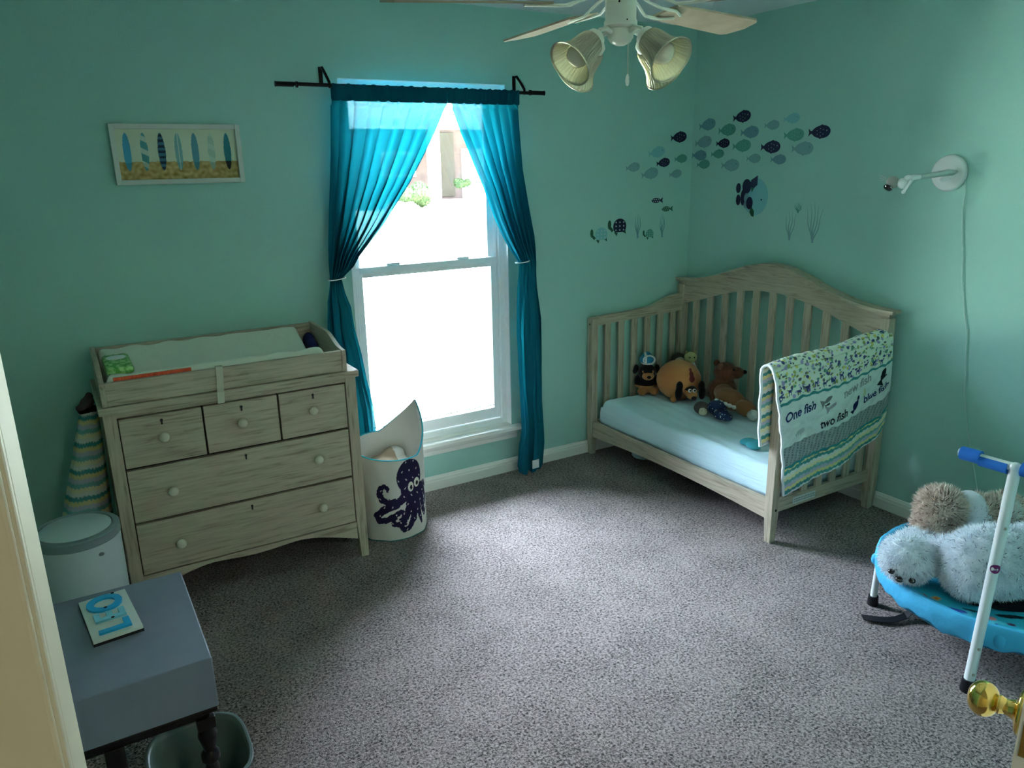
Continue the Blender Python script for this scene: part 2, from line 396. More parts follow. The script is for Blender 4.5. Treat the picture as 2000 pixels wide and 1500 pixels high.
b = MB(); b.box(-3.53, -3.431, -3.018, -3.0, 0, 2.14, .003); b.box(-3.53, -3.434, -3.026, -3.018, 0, 2.14, .003); b.box(-3.445, -3.431, -3.0, -2.882, 0, 2.06, .002)
struct(b.build('trim_1', M['cream']))
b = MB(); b.box(DX1, DX1+.08, -3.018, -3.0, 0, 2.14, .003); b.box(DX1-.014, DX1, -3.0, -2.9, 0, 2.06, .002)
struct(b.build('trim_2', M['cream']))

def bboard(name, p0, p1, nrm):
    """baseboard with a stepped moulded top from p0 to p1"""
    prof = [(0, 0), (.014, 0), (.014, .048), (.011, .054), (.011, .062), (.006, .070), (.004, .076), (0, .078)]
    p0 = Vector(p0); p1 = Vector(p1); n = Vector(nrm); t = bmesh.new()
    A = [t.verts.new(p0 + n*u + Vector((0, 0, z))) for u, z in prof]; B = [t.verts.new(p1 + n*u + Vector((0, 0, z))) for u, z in prof]
    t.faces.new(A); t.faces.new(B[::-1])
    for i in range(len(prof)): t.faces.new((A[i], B[i], B[(i+1) % len(prof)], A[(i+1) % len(prof)]))
    bmesh.ops.recalc_face_normals(t, faces=t.faces); b = MB(); b.add(t); struct(b.build(name, M['trim']))
bboard('baseboard_back', (XL, 0, 0), (0, 0, 0), (0, -1, 0))
bboard('baseboard_right', (0, 0, 0), (0, YF, 0), (-1, 0, 0))
bboard('baseboard_left', (XL, -2.9, 0), (XL, 0, 0), (1, 0, 0))

# window: vinyl double hung
b = MB()
def frame(b, x0, x1, z0, z1, w, y0, y1, wb=None, wt=None, bev=.002):
    wb = wb or w; wt = wt or w
    b.box(x0, x0+w, y0, y1, z0, z1, bev); b.box(x1-w, x1, y0, y1, z0, z1, bev)
    b.box(x0+w, x1-w, y0, y1, z0, z0+wb, bev); b.box(x0+w, x1-w, y0, y1, z1-wt, z1, bev)
frame(b, WX0, WX1, WZ0, WZ1, .032, .045, .13)
b.box(WX0+.032, WX0+.040, .06, .115, WZ0+.03, WZ1-.03); b.box(WX1-.040, WX1-.032, .06, .115, WZ0+.03, WZ1-.03)
win = b.build('window_1', M['vinyl']); struct(win)
LX0, LX1 = WX0+.040, WX1-.040
b = MB(); frame(b, LX0, LX1, .315, 1.225, .034, .062, .088, wb=.062, wt=.05)
b.box(LX0+.034, LX1-.034, .056, .064, .392, .398); b.box(LX0+.02, LX1-.02, .055, .07, 1.195, 1.226, .003)
for x in (LX0+.2, LX1-.2): b.box(x-.035, x+.035, .06, .085, 1.225, 1.238, .003)
ls = b.build('lower_sash', M['vinyl'], win)
b = MB(); frame(b, LX0, LX1, 1.185, 2.04, .034, .092, .116, wb=.04); us = b.build('upper_sash', M['vinyl'], win)
b = MB(); b.box(LX0+.034, LX1-.034, .073, .077, .377, 1.175); b.build('pane', M['glass'], ls)
b = MB(); b.box(LX0+.034, LX1-.034, .102, .106, 1.225, 2.006); b.build('pane', M['glass'], us)
b = MB(); b.box(WX0, WX1, -.002, .05, WZ0-.03, WZ0, .001); b.box(-2.225, -1.245, -.048, 0, WZ0-.028, WZ0, .006)
b.build('sill', M['trim'], win)
b = MB(); b.prism([(-.016, .204), (0, .204), (0, .252), (-.024, .252), (-.02, .235), (-.016, .225)], 0, -2.2, -1.27); b.build('apron', M['trim'], win)
# jamb liners are white-painted returns
b = MB(); b.box(WX0-.001, WX0+.003, 0, .05, WZ0, WZ1); b.box(WX1-.003, WX1+.001, 0, .05, WZ0, WZ1); b.box(WX0, WX1, 0, .05, WZ1-.003, WZ1+.001)
b.build('jamb_liner', M['vinyl'], win)

# the room's own door, open beside the viewer
E0 = Vector((-2.3527, -3.1435, 0)); hd = Vector((.9455, .3256, 0)); dn = Vector((-.3256, .9455, 0))
b = MB(); t = bmesh.new(); c = [E0, E0+hd*.755, E0+hd*.755-dn*.035, E0-dn*.035]
lo = [t.verts.new(p+Vector((0, 0, .012))) for p in c]; hi = [t.verts.new(p+Vector((0, 0, 2.03))) for p in c]
t.faces.new(lo); t.faces.new(hi[::-1])
for i in range(4): t.faces.new((lo[i], hi[i], hi[(i+1) % 4], lo[(i+1) % 4]))
bmesh.ops.recalc_face_normals(t, faces=t.faces); b.add(t)
door = b.build('door_1', M['vinyl']); struct(door)
kp = E0 + hd*.06 + Vector((0, 0, .925))
lp = E0-dn*.0175-hd*.0006+Vector((0, 0, .925)); b = MB(); t = bmesh.new(); bmesh.ops.create_cube(t, size=1)
b.add(t, Matrix(((dn.x, hd.x, 0, lp.x), (dn.y, hd.y, 0, lp.y), (0, 0, 1, lp.z), (0, 0, 0, 1))) @ Matrix.Diagonal((.025, .002, .057, 1))); b.build('latch_plate', M['brass'], door)
prof = [(0, 0), (.031, 0), (.033, .002), (.0325, .005), (.029, .0075), (.020, .009), (.015, .011)] + [(.0115+.0035*math.cos(q)**2*0+.003*(1-math.sin(q)), .012+.018*k/8) for k, q in enumerate(np.linspace(0, PI, 9))]
prof += [(.026*math.sin(q)**.85, .050-.0205*math.cos(q)) for q in np.linspace(.42, PI, 26)]
b = MB(); b.lathe(prof, kp, dn, 96)
kn = b.build('door_knob', M['brass'], door, smooth=True); kn.data.shade_smooth(); kn.data.attributes.remove(kn.data.attributes['sharp_edge']) if 'sharp_edge' in kn.data.attributes else None

# hall lamp behind the viewer (warm)
t_ = thing('ceiling_light', 'round hall ceiling light glowing warm beyond the doorway behind', 'ceiling light', (-2.75, -4.6, H))
b = MB(); b.lathe([(0, -.002), (.15, -.002), (.15, -.02), (.0, -.02)], (-2.75, -4.6, H)); b.build('base', M['white'], t_)
ld = bpy.data.lights.new('hall_lamp', 'AREA'); ld.shape = 'DISK'; ld.size = .28; ld.energy = 5; ld.color = (1, .90, .68)
lo_ = bpy.data.objects.new('hall_lamp', ld); COL.objects.link(lo_); lo_.location = (-2.75, -4.6, H-.03)

# ================================================================== CURTAINS
rod = thing('curtain_rod', 'thin black metal curtain rod across the top of the window', 'curtain rod', (-1.8, -.09, 2.045))
b = MB(); b.tube([(-2.40, -.09, 2.047), (-1.18, -.09, 2.043)], .008, 12); b.build('rod', M['blackmetal'], rod, True)
for x, d in ((-2.468, 1), (-1.119, -1)):
    b = MB(); b.tube([(x, -.09, 2.045), (x+.075*d, -.09, 2.045)], .0105, 12); b.lathe([(.013, 0), (.013, .008)], (x+.085*d, -.09, 2.045), (1, 0, 0), 16)
    b.tube([(x-.003*d, -.09, 2.045), (x, -.09, 2.045)], .012, 12)
    b.build('finial', M['blackmetal'], rod, True)
for x in (-2.243, -1.242):
    b = MB(); b.box(x-.009, x+.009, -.006, 0, 2.06, 2.13, .002)
    b.tube([(x, -.003, 2.122), (x, -.03, 2.124), (x+.003, -.06, 2.095), (x+.008, -.088, 2.06), (x+.010, -.09, 2.035)], .0065, 8)
    b.build('bracket', M['blackmetal'], rod, True)

def interp_rows(rows, zs):
    rows = sorted(rows); z = [r[0] for r in rows]; x = [r[1] for r in rows]; return np.interp(zs, z, x)
def panel(name, label, left, right, folds, ztop, zbot, parent=None, tie=1.205, seed=0, hemcurve=0):
    nu, nv = 220, 200
    zs = np.linspace(ztop, zbot, nv)
    xl = interp_rows(left, zs); xr = interp_rows(right, zs)
    U, Z = np.meshgrid(np.linspace(0, 1, nu), zs, indexing='ij'); XLg = np.tile(xl, (nu, 1)); XRg = np.tile(xr, (nu, 1))
    w = XRg-XLg
    ov = np.clip(.45 + 2.0*np.clip((2.0-Z)/.8, 0, 1)**1.3, 0, 2.3)     # folds overlap more toward the tie
    nf = folds*1.5
    Uo = np.clip(U + ov*np.sin(2*PI*nf*U + seed*0)/(2*PI*nf), 0, 1)
    X_ = XLg + w*Uo
    g = np.exp(-((Z-tie)/.09)**2)
    ph = seed
    below = 1/(1+np.exp((Z-tie)/.04))
    amp = (.010 + .014*np.clip((2.0-Z)/.8, 0, 1))*(1-below) + below*.020*(1-.6*np.exp(-((Z-tie)/.12)**2))
    fo = 1.1*np.cos(2*PI*nf*U) + .3*np.sin(2*PI*folds*U**1.1+ph) + .2*np.sin(2*PI*folds*2.3*U+ph*2+.8*Z)
    fb = np.sin(2*PI*2.2*U+ph+1.2*np.sin(Z*3)) + .35*np.sin(2*PI*5*U+Z*4)
    Yd = -.086 + amp*(fo*(1-below)+fb*below) - .012*g - .02*below
    Yd = np.where(Z > 1.97, -.092+.006*np.sin(2*PI*folds*1.8*U+ph), Yd)
    Yd = np.clip(Yd, -.14, -.052)
    Zr = Z + 0*U
    if hemcurve: Zr = Z + hemcurve*(below)*np.sin(PI*U)*((Z-tie)/(zbot-tie))**6
    return grid_obj(name, np.stack([X_, Yd, Zr], -1), None, M['curtain'], parent)
def curtain(label, left, right, lo_left, lo_right, folds, zbot, seed, hx0, hx1, tiex, tagpos=None, hem=0):
    root = thing('window_curtain', label, 'curtain', ((hx0+hx1)/2, -.09, 2.04), 'teal curtains on the window')
    panel('drape', '', left+lo_left, right+lo_right, folds, 1.992, zbot, root, seed=seed, hemcurve=hem)
    nu = 160; U = np.linspace(0, 1, nu); zs = np.array([2.053, 2.049, 2.03, 2.01, 1.99, 1.984])
    ru = .0015*np.sin(U*95+seed)+.002*np.sin(U*57)
    P = np.zeros((nu, 12, 3))
    for k in range(6):
        off = -.103 if 1 <= k <= 4 else -.096
        P[:, k, 0] = hx0+(hx1-hx0)*U; P[:, k, 1] = off + .004*np.sin(U*80+seed+k*.3); P[:, k, 2] = zs[k] + (ru if k < 2 else 0)
        P[:, 11-k, 0] = P[:, k, 0]; P[:, 11-k, 1] = -.078 if 1 <= k <= 4 else -.084; P[:, 11-k, 2] = P[:, k, 2]
    grid_obj('header', P, None, M['curtainhead'], root)
    b = MB(); x0, x1 = tiex
    ring = [((x0+x1)/2+(x1-x0)/2*math.cos(a), -.095+.03*math.sin(a), 1.206+.004*math.cos(a)) for a in np.linspace(0, 2*PI, 24, endpoint=False)]
    b.tube(ring, .0028, 6, True); o = b.build('tieback', M['white'], root, True); o['label'] = 'thin white tieback cord'
    if tagpos:
        x, z = tagpos; b = MB(); b.box(x-.022, x+.022, -.158, -.154, z-.025, z+.025, .001); o = b.build('care_tag', M['white'], root); o['label'] = 'white fabric care tag'
    return root
curtain('sheer teal curtain tied back on the dresser side of the window',
        [(2.06, -2.225), (1.76, -2.247), (1.43, -2.283), (1.31, -2.295), (1.206, -2.309)],
        [(2.06, -1.652), (2.0, -1.659), (1.854, -1.737), (1.757, -1.795), (1.623, -1.882), (1.55, -1.939), (1.44, -2.024), (1.38, -2.08), (1.295, -2.162), (1.257, -2.19), (1.206, -2.256)],
        [(1.10, -2.331), (.936, -2.342), (.7, -2.343), (.4, -2.34), (.02, -2.32)],
        [(1.142, -2.244), (1.066, -2.217), (.967, -2.208), (.838, -2.184), (.707, -2.168), (.572, -2.144), (.463, -2.138), (.02, -2.15)],
        5.5, .03, .6, -2.228, -1.672, (-2.315, -2.235))
curtain('sheer teal curtain tied back on the crib side of the window',
        [(2.06, -1.655), (2.0, -1.649), (1.874, -1.599), (1.731, -1.535), (1.582, -1.467), (1.441, -1.412), (1.321, -1.354), (1.216, -1.294)],
        [(2.05, -1.271), (1.852, -1.263), (1.677, -1.254), (1.497, -1.226), (1.338, -1.197), (1.216, -1.189)],
        [(1.197, -1.288), (1.076, -1.30), (.828, -1.312), (.627, -1.306), (.39, -1.294), (.267, -1.288), (.181, -1.305), (.061, -1.315), (.0, -1.30)],
        [(1.197, -1.186), (1.065, -1.181), (.894, -1.16), (.664, -1.159), (.426, -1.162), (.178, -1.144), (.038, -1.152), (0, -1.19)],
        4.5, .012, 2.1, -1.668, -1.27, (-1.305, -1.225), (-1.235, .075))

# ================================================================== DRESSER
DX = (-3.324, -2.362); DYF = -.507; DYB = -.045
dr = thing('dresser', 'grey washed oak dresser with six drawers left of the window', 'dresser', (-2.843, -.28, 0))
b = MB(); b.box(DX[0]+.035, DX[1]-.035, DYB, DYB+.012, .15, .84); b.box(DX[0]+.006, DX[0]+.024, DYF+.05, DYB, .16, .842); b.box(DX[1]-.024, DX[1]-.006, DYF+.05, DYB, .16, .842)
b.build('side_panel', M['woodz'], dr)
for x0 in (DX[0], DX[1]-.045):
    for y0 in (DYF, DYB-.035):
        out = -1 if x0 == DX[0] else 1
        b = MB(); xa, xb = x0, x0+.045
        t0, t1 = (xa, xb-.012) if out < 0 else (xa+.012, xb)
        v = [(t0, 0), (t1, 0), (xb, .17), (xb, .845), (xa, .845), (xa, .17)]
        b.prism(v, 1, y0, y0+.045, .0015); b.build('leg', M['woodz'], dr)
b = MB(); b.box(DX[0]-.012, DX[1]+.012, DYF-.014, DYB+.03, .846, .874, .004); b.build('top', M['woodx'], dr)
fx0, fx1 = DX[0]+.045, DX[1]-.045
b = MB()
for z0, z1 in ((.825, .846),): b.box(fx0, fx1, DYF+.006, DYF+.03, z0-.0, z1)
b.build('front_rail', M['woodx'], dr)
n = 30; pts = [(fx0, .175), (fx1, .175)]
for i in range(n+1):
    u = 1-i/n; z = .100 + .055*max(0, min(1, (1-abs(2*u-1)**2.2)*1.15)) - .006*math.cos(u*4*PI)
    pts.append((fx0+(fx1-fx0)*u, z))
b = MB(); b.prism(pts, 1, DYF+.003, DYF+.022); b.build('apron', M['woodx'], dr)
b = MB(); b.box(fx0, fx1, DYF+.026, DYF+.032, .175, .825); o = b.build('gap_shade_sheet', M['gap'], dr)  # near-black sheet behind the drawers paints the shade in their gaps
def drawer(x0, x1, z0, z1, knobs):
    g = .0036; b = MB(); b.box(x0+g, x1-g, DYF+.004, DYF+.026, z0+g, z1-g, .0015); d = b.build('drawer', M['woodx'], dr)
    for kx, kz in knobs:
        b = MB(); b.lathe([(0, 0), (.010, 0), (.009, .007), (.0095, .009), (.0165, .014), (.019, .019), (.0185, .024), (.0155, .029), (.009, .033), (0, .034)], (kx, DYF+.004, kz), (0, -1, 0), 24)
        b.build('knob', M['knob'], d, True)
    cx = (x0+x1)/2; b = MB(); zk = z1-.034
    b.box(cx-.003, cx+.003, DYF+.002, DYF+.005, zk-.011, zk+.002); b.lathe([(0, 0), (.0052, 0), (.0052, .002), (0, .002)], (cx, DYF+.004, zk+.006), (0, -1, 0), 12)
    o = b.build('keyhole', M['black'], d); o['label'] = 'small black keyhole'
r1 = [fx0, -2.983, -2.693, fx1]
for i, kx in enumerate((-3.131, -2.843, -2.557)): drawer(r1[i], r1[i+1], .621, .822, [(kx, .731)])
drawer(fx0, fx1, .397, .617, [(-3.128, .507), (-2.554, .511)])
drawer(fx0, fx1, .176, .394, [(-3.128, .283), (-2.555, .289)])

# changing tray
tr = thing('changing_tray', 'grey washed oak changing tray on top of the dresser', 'changing tray', (-2.857, -.28, .874))
TX0, TX1, TYF, TYB = -3.318, -2.397, -.508, -.055
b = MB(); b.box(TX0+.018, TX1-.018, TYF, TYF+.018, .876, .964, .002); b.build('front_panel', M['woodx'], tr)
b = MB(); b.box(TX0+.018, TX1-.018, TYB-.018, TYB, .876, 1.012, .002); b.build('back_panel', M['woodx'], tr)
for x0 in (TX0, TX1-.018):
    pts = [(TYF-.004, .876), (TYF-.004, .966)]
    for i in range(13):
        u = i/12; s_ = u*u*(3-2*u); pts.append((TYF+.02+u*.20, .968+.046*s_))
    pts += [(TYB+.004, 1.015), (TYB+.004, .876)]
    b = MB(); b.prism(pts, 0, x0, x0+.018, .0015); b.build('side_panel', M['woody'], tr)
b = MB(); b.box(-2.922, -2.894, -.5225, -.5215, .842, .935); b.box(-2.920, -2.892, -.512, -.509, .93, .966); b.box(-2.922, -2.892, -.5225, -.511, .928, .933)
b = MB(); b.tube([(-2.905, -.49, .968), (-2.905, -.512, .969), (-2.907, -.5125, .93), (-2.912, -.524, .876), (-2.914, -.524, .825)], .002, 4)
# flat webbing strap
b = MB(); path = [(-2.903, -.488, .968), (-2.903, -.511, .9675), (-2.905, -.5115, .925), (-2.909, -.5125, .884), (-2.911, -.5245, .872), (-2.914, -.5245, .828)]
for (xa, ya, za), (xb_, yb, zb) in zip(path, path[1:]):
    b.poly([(xa-.013, ya, za), (xa+.013, ya, za), (xb_+.013, yb, zb), (xb_-.013, yb, zb)])
o = b.build('strap', M['strap'], tr); md = o.modifiers.new('t', 'SOLIDIFY'); md.thickness = .002; o['label'] = 'cream webbing strap hanging over the front'

# contoured pad
nu, nv = 90, 60; U, V = np.meshgrid(np.linspace(0, 1, nu), np.linspace(0, 1, nv), indexing='ij')
PX0, PX1, PYF, PYB = -3.292, -2.478, -.482, -.080
def padprof(v): return .905 + .075*np.abs(2*v-1)**1.6 + .028*v
X_ = PX0+(PX1-PX0)*U; Y_ = PYF+(PYB-PYF)*V
Zt = padprof(V) + .012 + .004*np.sin(U*38+V*5)*np.cos(V*9+U*3) 
edge = np.minimum(np.minimum(U, 1-U)*(PX1-PX0), np.minimum(V, 1-V)*(PYB-PYF)); Zt = Zt - .03*np.clip(1-edge/.02, 0, 1)**2
pad = grid_obj('changing_pad', np.stack([X_, Y_, Zt], -1), None, M['terry'], None, origin=(-2.9, -.28, .877))
me = pad.data; bm = bmesh.new(); bm.from_mesh(me)
r = bmesh.ops.extrude_edge_only(bm, edges=[e for e in bm.edges if e.is_boundary])
for v in r['geom']:
    if isinstance(v, bmesh.types.BMVert): v.co.z = .001
bmesh.ops.holes_fill(bm, edges=[e for e in bm.edges if e.is_boundary]); bmesh.ops.recalc_face_normals(bm, faces=bm.faces); bm.to_mesh(me); bm.free()
for p in me.polygons: p.use_smooth = True
tag(pad, 'white terry covered contoured changing pad lying in the oak tray', 'changing pad')
b = MB(); b.box(-3.268, -3.0, -.4865, -.4815, .953, .976, .001); o = b.build('warning_strip', M['orange'], pad); o['label'] = 'orange printed warning strip'

wp = thing('wipes_packet', 'green and white baby wipes packet lying on the changing pad', 'wipes packet', (-3.238, -.33, .955))
b = MB(); b.box(-3.286, -3.190, -.44, -.19, .972, 1.004, .012); b.build('packet', M['green'], wp, True)
b = MB(); b.lathe([(0, .0), (.036, .0), (.036, .004), (.032, .006), (0, .006)], (-3.238, -.27, 1.002), (0, 0, 1), 32); b.lathe([(0, 0), (.006, 0), (0, .003)], (-3.25, -.26, 1.0085), (0, 0, 1), 10); b.lathe([(0, 0), (.006, 0), (0, .003)], (-3.228, -.26, 1.0085), (0, 0, 1), 10)
o = b.build('lid', M['white'], wp, True); o['label'] = 'white oval resealable lid'
nb = blob('folded_cloth', [((-2.437, -.12, .93), (.028, .05, .05)), ((-2.437, -.16, .92), (.026, .05, .04))], .008, [M['navycloth']], origin=(-2.437, -.14, .876))
tag(nb, 'dark navy cloth stuffed at the window end of the changing tray', 'cloth')

# quilted skirt hanging beside the dresser
def waves(U, V, sc=1.0):
    """wavy stripe print, V in metres"""
    w = V/sc + .006*np.abs(np.sin(U*PI/.03)) + .002*np.sin(U*40); k = np.floor(w/.017).astype(int) % 6
    cols = np.array([srgb(226, 228, 216), srgb(74, 150, 146), srgb(224, 216, 150), srgb(190, 192, 204), srgb(120, 178, 170), srgb(232, 226, 176)])
    return cols[k]
nu, nv = 100, 150; U, V = np.meshgrid(np.linspace(0, 1, nu), np.linspace(0, 1, nv), indexing='ij')
wd = .032+.10*V**.8; ang = 2*PI*U
rad = wd*(1+.10*np.sin(ang*7)*V)
P = np.stack([-3.360 - .086*V + (.032+.068*V)*(1+.07*np.sin(ang*7)*V)*np.cos(ang), -.33+.09*np.sin(ang)*(.4+.6*V), .83-.53*V], -1)
qs = thing('hanging_quilt', 'wavy striped green and cream quilt bunched beside the dresser', 'quilt', (-3.42, -.33, .3))
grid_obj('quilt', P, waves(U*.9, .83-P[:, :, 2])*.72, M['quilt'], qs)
b = MB(); b.lathe([(.034, 0), (.040, .015), (.028, .02), (.012, .022), (0, .022)], (-3.362, -.33, .822), (0, 0, 1), 20); b.build('gathered_top', M['quilt'], qs, True)
hat = blob('draped_cloth', [((-3.362, -.34, .862), (.026, .05, .018)), ((-3.385, -.37, .852), (.022, .035, .009)), ((-3.352, -.30, .875), (.014, .04, .016))], .007, [mat('plum_brown_cloth', (.05, .03, .035), .9)], origin=(-3.36, -.34, .83))
tag(hat, 'dark brown cloth tucked above the striped quilt beside the dresser', 'cloth')

# diaper pail
pl = thing('diaper_pail', 'white round diaper pail with grey rim beside the dresser', 'diaper pail', (-3.462, -.885, 0))
C_ = (-3.462, -.885, 0)
b = MB(); b.lathe([(0, 0), (.112, 0), (.118, .01), (.124, .30), (.126, .565), (0, .565)], C_, n=64); b.build('body', M['pail'], pl, True)
b = MB(); b.lathe([(.126, .566), (.129, .568), (.129, .592), (.124, .597), (.108, .598), (.106, .594), (.106, .566)], C_, n=64); b.build('rim', M['pailrim'], pl, True)
b = MB(); b.lathe([(0, .57), (.105, .57), (.105, .597), (.1, .600), (0, .602)], C_, n=64); b.build('lid', M['pail'], pl, True)
b = MB(); a_ = math.radians(-62); b.ell((C_[0]+.127*math.cos(a_), C_[1]+.127*math.sin(a_), .535), (.009, .004, .006)); b.build('button', M['pailrim'], pl, True)

# ================================================================== SLATE BLUE BOX TABLE
dk = thing('side_table', 'slate blue side table with deep apron and black turned legs', 'side table', (-3.49, -1.73, 0))
tx0, tx1, ty0, ty1, tz = -3.76, -3.224, -1.945, -1.497, .66
b = MB(); b.box(tx0, tx1, ty0, ty1, .535, tz, .003); b.build('top', M['desk'], dk)
b = MB(); b.box(tx0+.005, tx1-.003, ty0+.003, ty1-.005, .52, .534, .003); b.box(tx0+.02, tx1-.02, ty0+.02, ty1-.02, .50, .52, .002); b.build('moulding', M['darkwood'], dk)
for x in (tx0+.035, tx1-.03):
    for y in (ty0+.03, ty1-.03):
        b = MB(); b.box(x-.02, x+.02, y-.02, y+.02, .475, .505, .002)
        b.lathe([(.014, 0), (.017, .02), (.013, .05), (.012, .10), (.016, .28), (.017, .36), (.012, .375), (.021, .385), (.021, .40), (.013, .41), (.017, .43), (.022, .45), (.016, .476)], (x, y, 0), n=20)
        b.build('leg', M['darkwood'], dk, True)
b = MB(); b.box(-3.46, -3.42, ty0+.015, ty0+.035, .06, .505, .003); b.build('centre_post', M['darkwood'], dk)

# LEO plaque
sg = thing('name_plaque', 'small white wooden plaque with raised blue letters on the side table', 'plaque', (-3.405, -1.655, .66))
A_ = Vector((-3.462, -1.55, 0)); Rt = math.radians(-83)
b = MB(); t = bmesh.new(); bmesh.ops.create_cube(t, size=1)
ctr = Vector((-3.404, -1.652, .668)); rotp = Matrix.Rotation(math.radians(6), 4, 'Z')
LW, LH = .105, .205
b.add(t, Matrix.Translation(ctr) @ rotp @ Matrix.Diagonal((LW, LH, .014, 1))); b.build('board', M['paper'], sg)
b = MB(); t = bmesh.new(); bmesh.ops.create_cube(t, size=1); b.add(t, Matrix.Translation(ctr-Vector((0, 0, .0045))) @ rotp @ Matrix.Diagonal((LW+.0015, LH+.0015, .007, 1))); b.build('dark_edge', M['black'], sg)
for ch, dy, mm, sz in (('L', -.070, 'bluel', .088), ('E', -.014, 'bluel2', .086), ('O', .054, 'bluel', .100)):
    t = text_bm(ch, sz, .003, 0, .03); bmesh.ops.scale(t, vec=(1.0 if ch != 'O' else 1.0, 1.05, 1), verts=t.verts)
    b = MB(); b.add(t, Matrix.Translation(ctr) @ rotp @ Matrix.Translation((.002, dy, .010)) @ Matrix.Rotation(PI/2, 4, 'Z')); b.build('letter', M[mm], sg)
for dx, dy in ((.022, .088), (-.004, .026), (.002, -.032)):
    b = MB(); b.ell(ctr + (rotp @ Vector((dx, dy, .0135))), (.004, .003, .002)); o = b.build('nail', M['black'], sg)

# waste bin under the table
wb = thing('waste_bin', 'dark green plastic waste bin under the side table', 'waste bin', (-3.27, -1.78, 0))
def binring(hw, hd, z, n=48):
    r = []
    for i in range(n):
        a = 2*PI*i/n; c, s_ = math.cos(a), math.sin(a); p = 3.2
        x = hw*math.copysign(abs(c)**(2/p), c); y = hd*math.copysign(abs(s_)**(2/p), s_); r.append((-3.268+x, -1.775+y, z))
    return r
prof = [(.085, .10, .004), (.088, .104, .02), (.112, .128, .285), (.121, .137, .30), (.121, .137, .292), (.115, .131, .302), (.108, .124, .285), (.084, .10, .012)]
P = np.array([binring(*p) for p in prof]).transpose(1, 0, 2)
o = grid_obj('body', P, None, M['bin'], wb, closeu=True)
b = MB(); b.box(-3.35, -3.186, -1.87, -1.68, .004, .012); b.build('base', M['bin'], wb)

# ================================================================== PICTURE
pf = thing('framed_picture', 'white framed surfboard picture hanging above the dresser', 'picture', (-2.871, 0, 1.765))
fx = (-3.121, -2.622); fz = (1.648, 1.884); bw = .02
b = MB(); frame(b, fx[0], fx[1], fz[0], fz[1], bw, -.03, -.002); b.build('frame', M['paper'], pf)
nu, nv = 260, 120; U, V = np.meshgrid(np.linspace(0, 1, nu), np.linspace(0, 1, nv), indexing='ij')
X_ = fx[0]+bw*.8+(fx[1]-fx[0]-bw*1.6)*U; Z_ = fz[0]+bw*.8+(fz[1]-fz[0]-bw*1.6)*V
nzv = np.array([[noise.noise((u*30, v*14, 0)) for v in np.linspace(0, 1, nv)] for u in np.linspace(0, 1, nu)])
C = np.ones((nu, nv, 3))*np.array(srgb(206, 214, 188)); sand = V < .36+.02*nzv
C[sand] = (np.array(srgb(176, 148, 92)) + nzv[..., None]*.22*np.array([1, .8, .5]))[sand].clip(.02, 1)
cols = [(70, 150, 180), (90, 160, 160), (60, 110, 130), (130, 180, 180), (90, 150, 165), (170, 195, 175), (40, 120, 130)]
for i, cc in enumerate(cols):
    cx = .085+.138*i; d = ((U-cx)/.030)**2 + ((V-.55)/.36)**2
    m_ = d < 1; c_ = np.array(srgb(*cc)); C[m_] = c_
    if i == 2: C[m_ & (np.sin(V*60) > .1)] = srgb(30, 50, 70)
    if i == 6: C[m_ & (V < .36)] = srgb(30, 34, 38)
    if i in (1, 5): C[m_ & (np.sin(V*25+U*30) > .3)] = srgb(190, 208, 190)
    if i == 3: C[m_ & (np.abs(U-cx) < .004)] = srgb(200, 210, 200)
    C[m_ & (V < .34)] *= .75
grid_obj('print', np.stack([X_, np.full_like(X_, -.012), Z_], -1), C, M['art'], pf, smooth=False)
b = MB(); b.box(fx[0]+.01, fx[1]-.01, -.010, -.001, fz[0]+.01, fz[1]-.01); b.build('backing', M['paper'], pf)

# ================================================================== HAMPER
hp = thing('laundry_hamper', 'white canvas laundry hamper with octopus print beside the dresser', 'hamper', (-2.16, -.305, 0))
nu, nv = 420, 300; U, V = np.meshgrid(np.linspace(0, 2*PI, nu, endpoint=False), np.linspace(0, 1, nv), indexing='ij')
def hrim(a):
    d = (a - math.radians(12) + PI) % (2*PI) - PI
    tip = np.maximum(0, 1-np.abs(d)/1.25)**1.15 * .195
    return .405 + tip + .045*(1-np.cos(a-math.radians(290)))*.5
Hh = hrim(U)
RX, RY = .163, .158
flr = 1+.03*V
Xh = -2.16 + RX*flr*np.cos(U); Yh = -.305 + RY*flr*np.sin(U); Zh = .004 + (Hh-.004)*V
wr = .003*np.sin(U*9+Zh*14)*np.sin(Zh*11+U*2); Xh += wr*np.cos(U); Yh += wr*np.sin(U)
# print on unrolled front: s metres along the side from azimuth -62 deg, z height
s = ((U - math.radians(-77) + PI) % (2*PI) - PI)*.16
C = np.ones((nu, nv, 3))*np.array(srgb(214, 212, 200)); ink = np.zeros((nu, nv), bool)
hd_ = (s/.066)**2 + ((Zh-.315)/.085)**2 < 1; hd_ |= ((s/.050)**2+((Zh-.255)/.06)**2 < 1) ; ink |= hd_
def curl(p0, pts): return pts
tents = [
 [(-.02, .24), (-.05, .205), (-.10, .20), (-.135, .215), (-.148, .245), (-.14, .275), (-.122, .285), (-.108, .275), (-.108, .26)],
 [(-.01, .225), (-.07, .19), (-.13, .165), (-.165, .135), (-.155, .11), (-.12, .112), (-.08, .135), (-.055, .15), (-.04, .14), (-.045, .12), (-.06, .112)],
 [(.0, .22), (-.01, .16), (-.03, .11), (-.06, .085), (-.088, .09), (-.092, .11), (-.078, .118)],
 [(.02, .22), (.018, .15), (.01, .095), (-.015, .06), (-.042, .055), (-.055, .07), (-.045, .085), (-.033, .08)],
 [(.035, .225), (.04, .16), (.05, .10), (.06, .06)],
 [(.05, .225), (.075, .17), (.08, .12), (.095, .09), (.11, .11)],
 [(.05, .235), (.09, .22), (.11, .18), (.10, .14)],
 [(.05, .25), (.10, .25), (.13, .22)]]
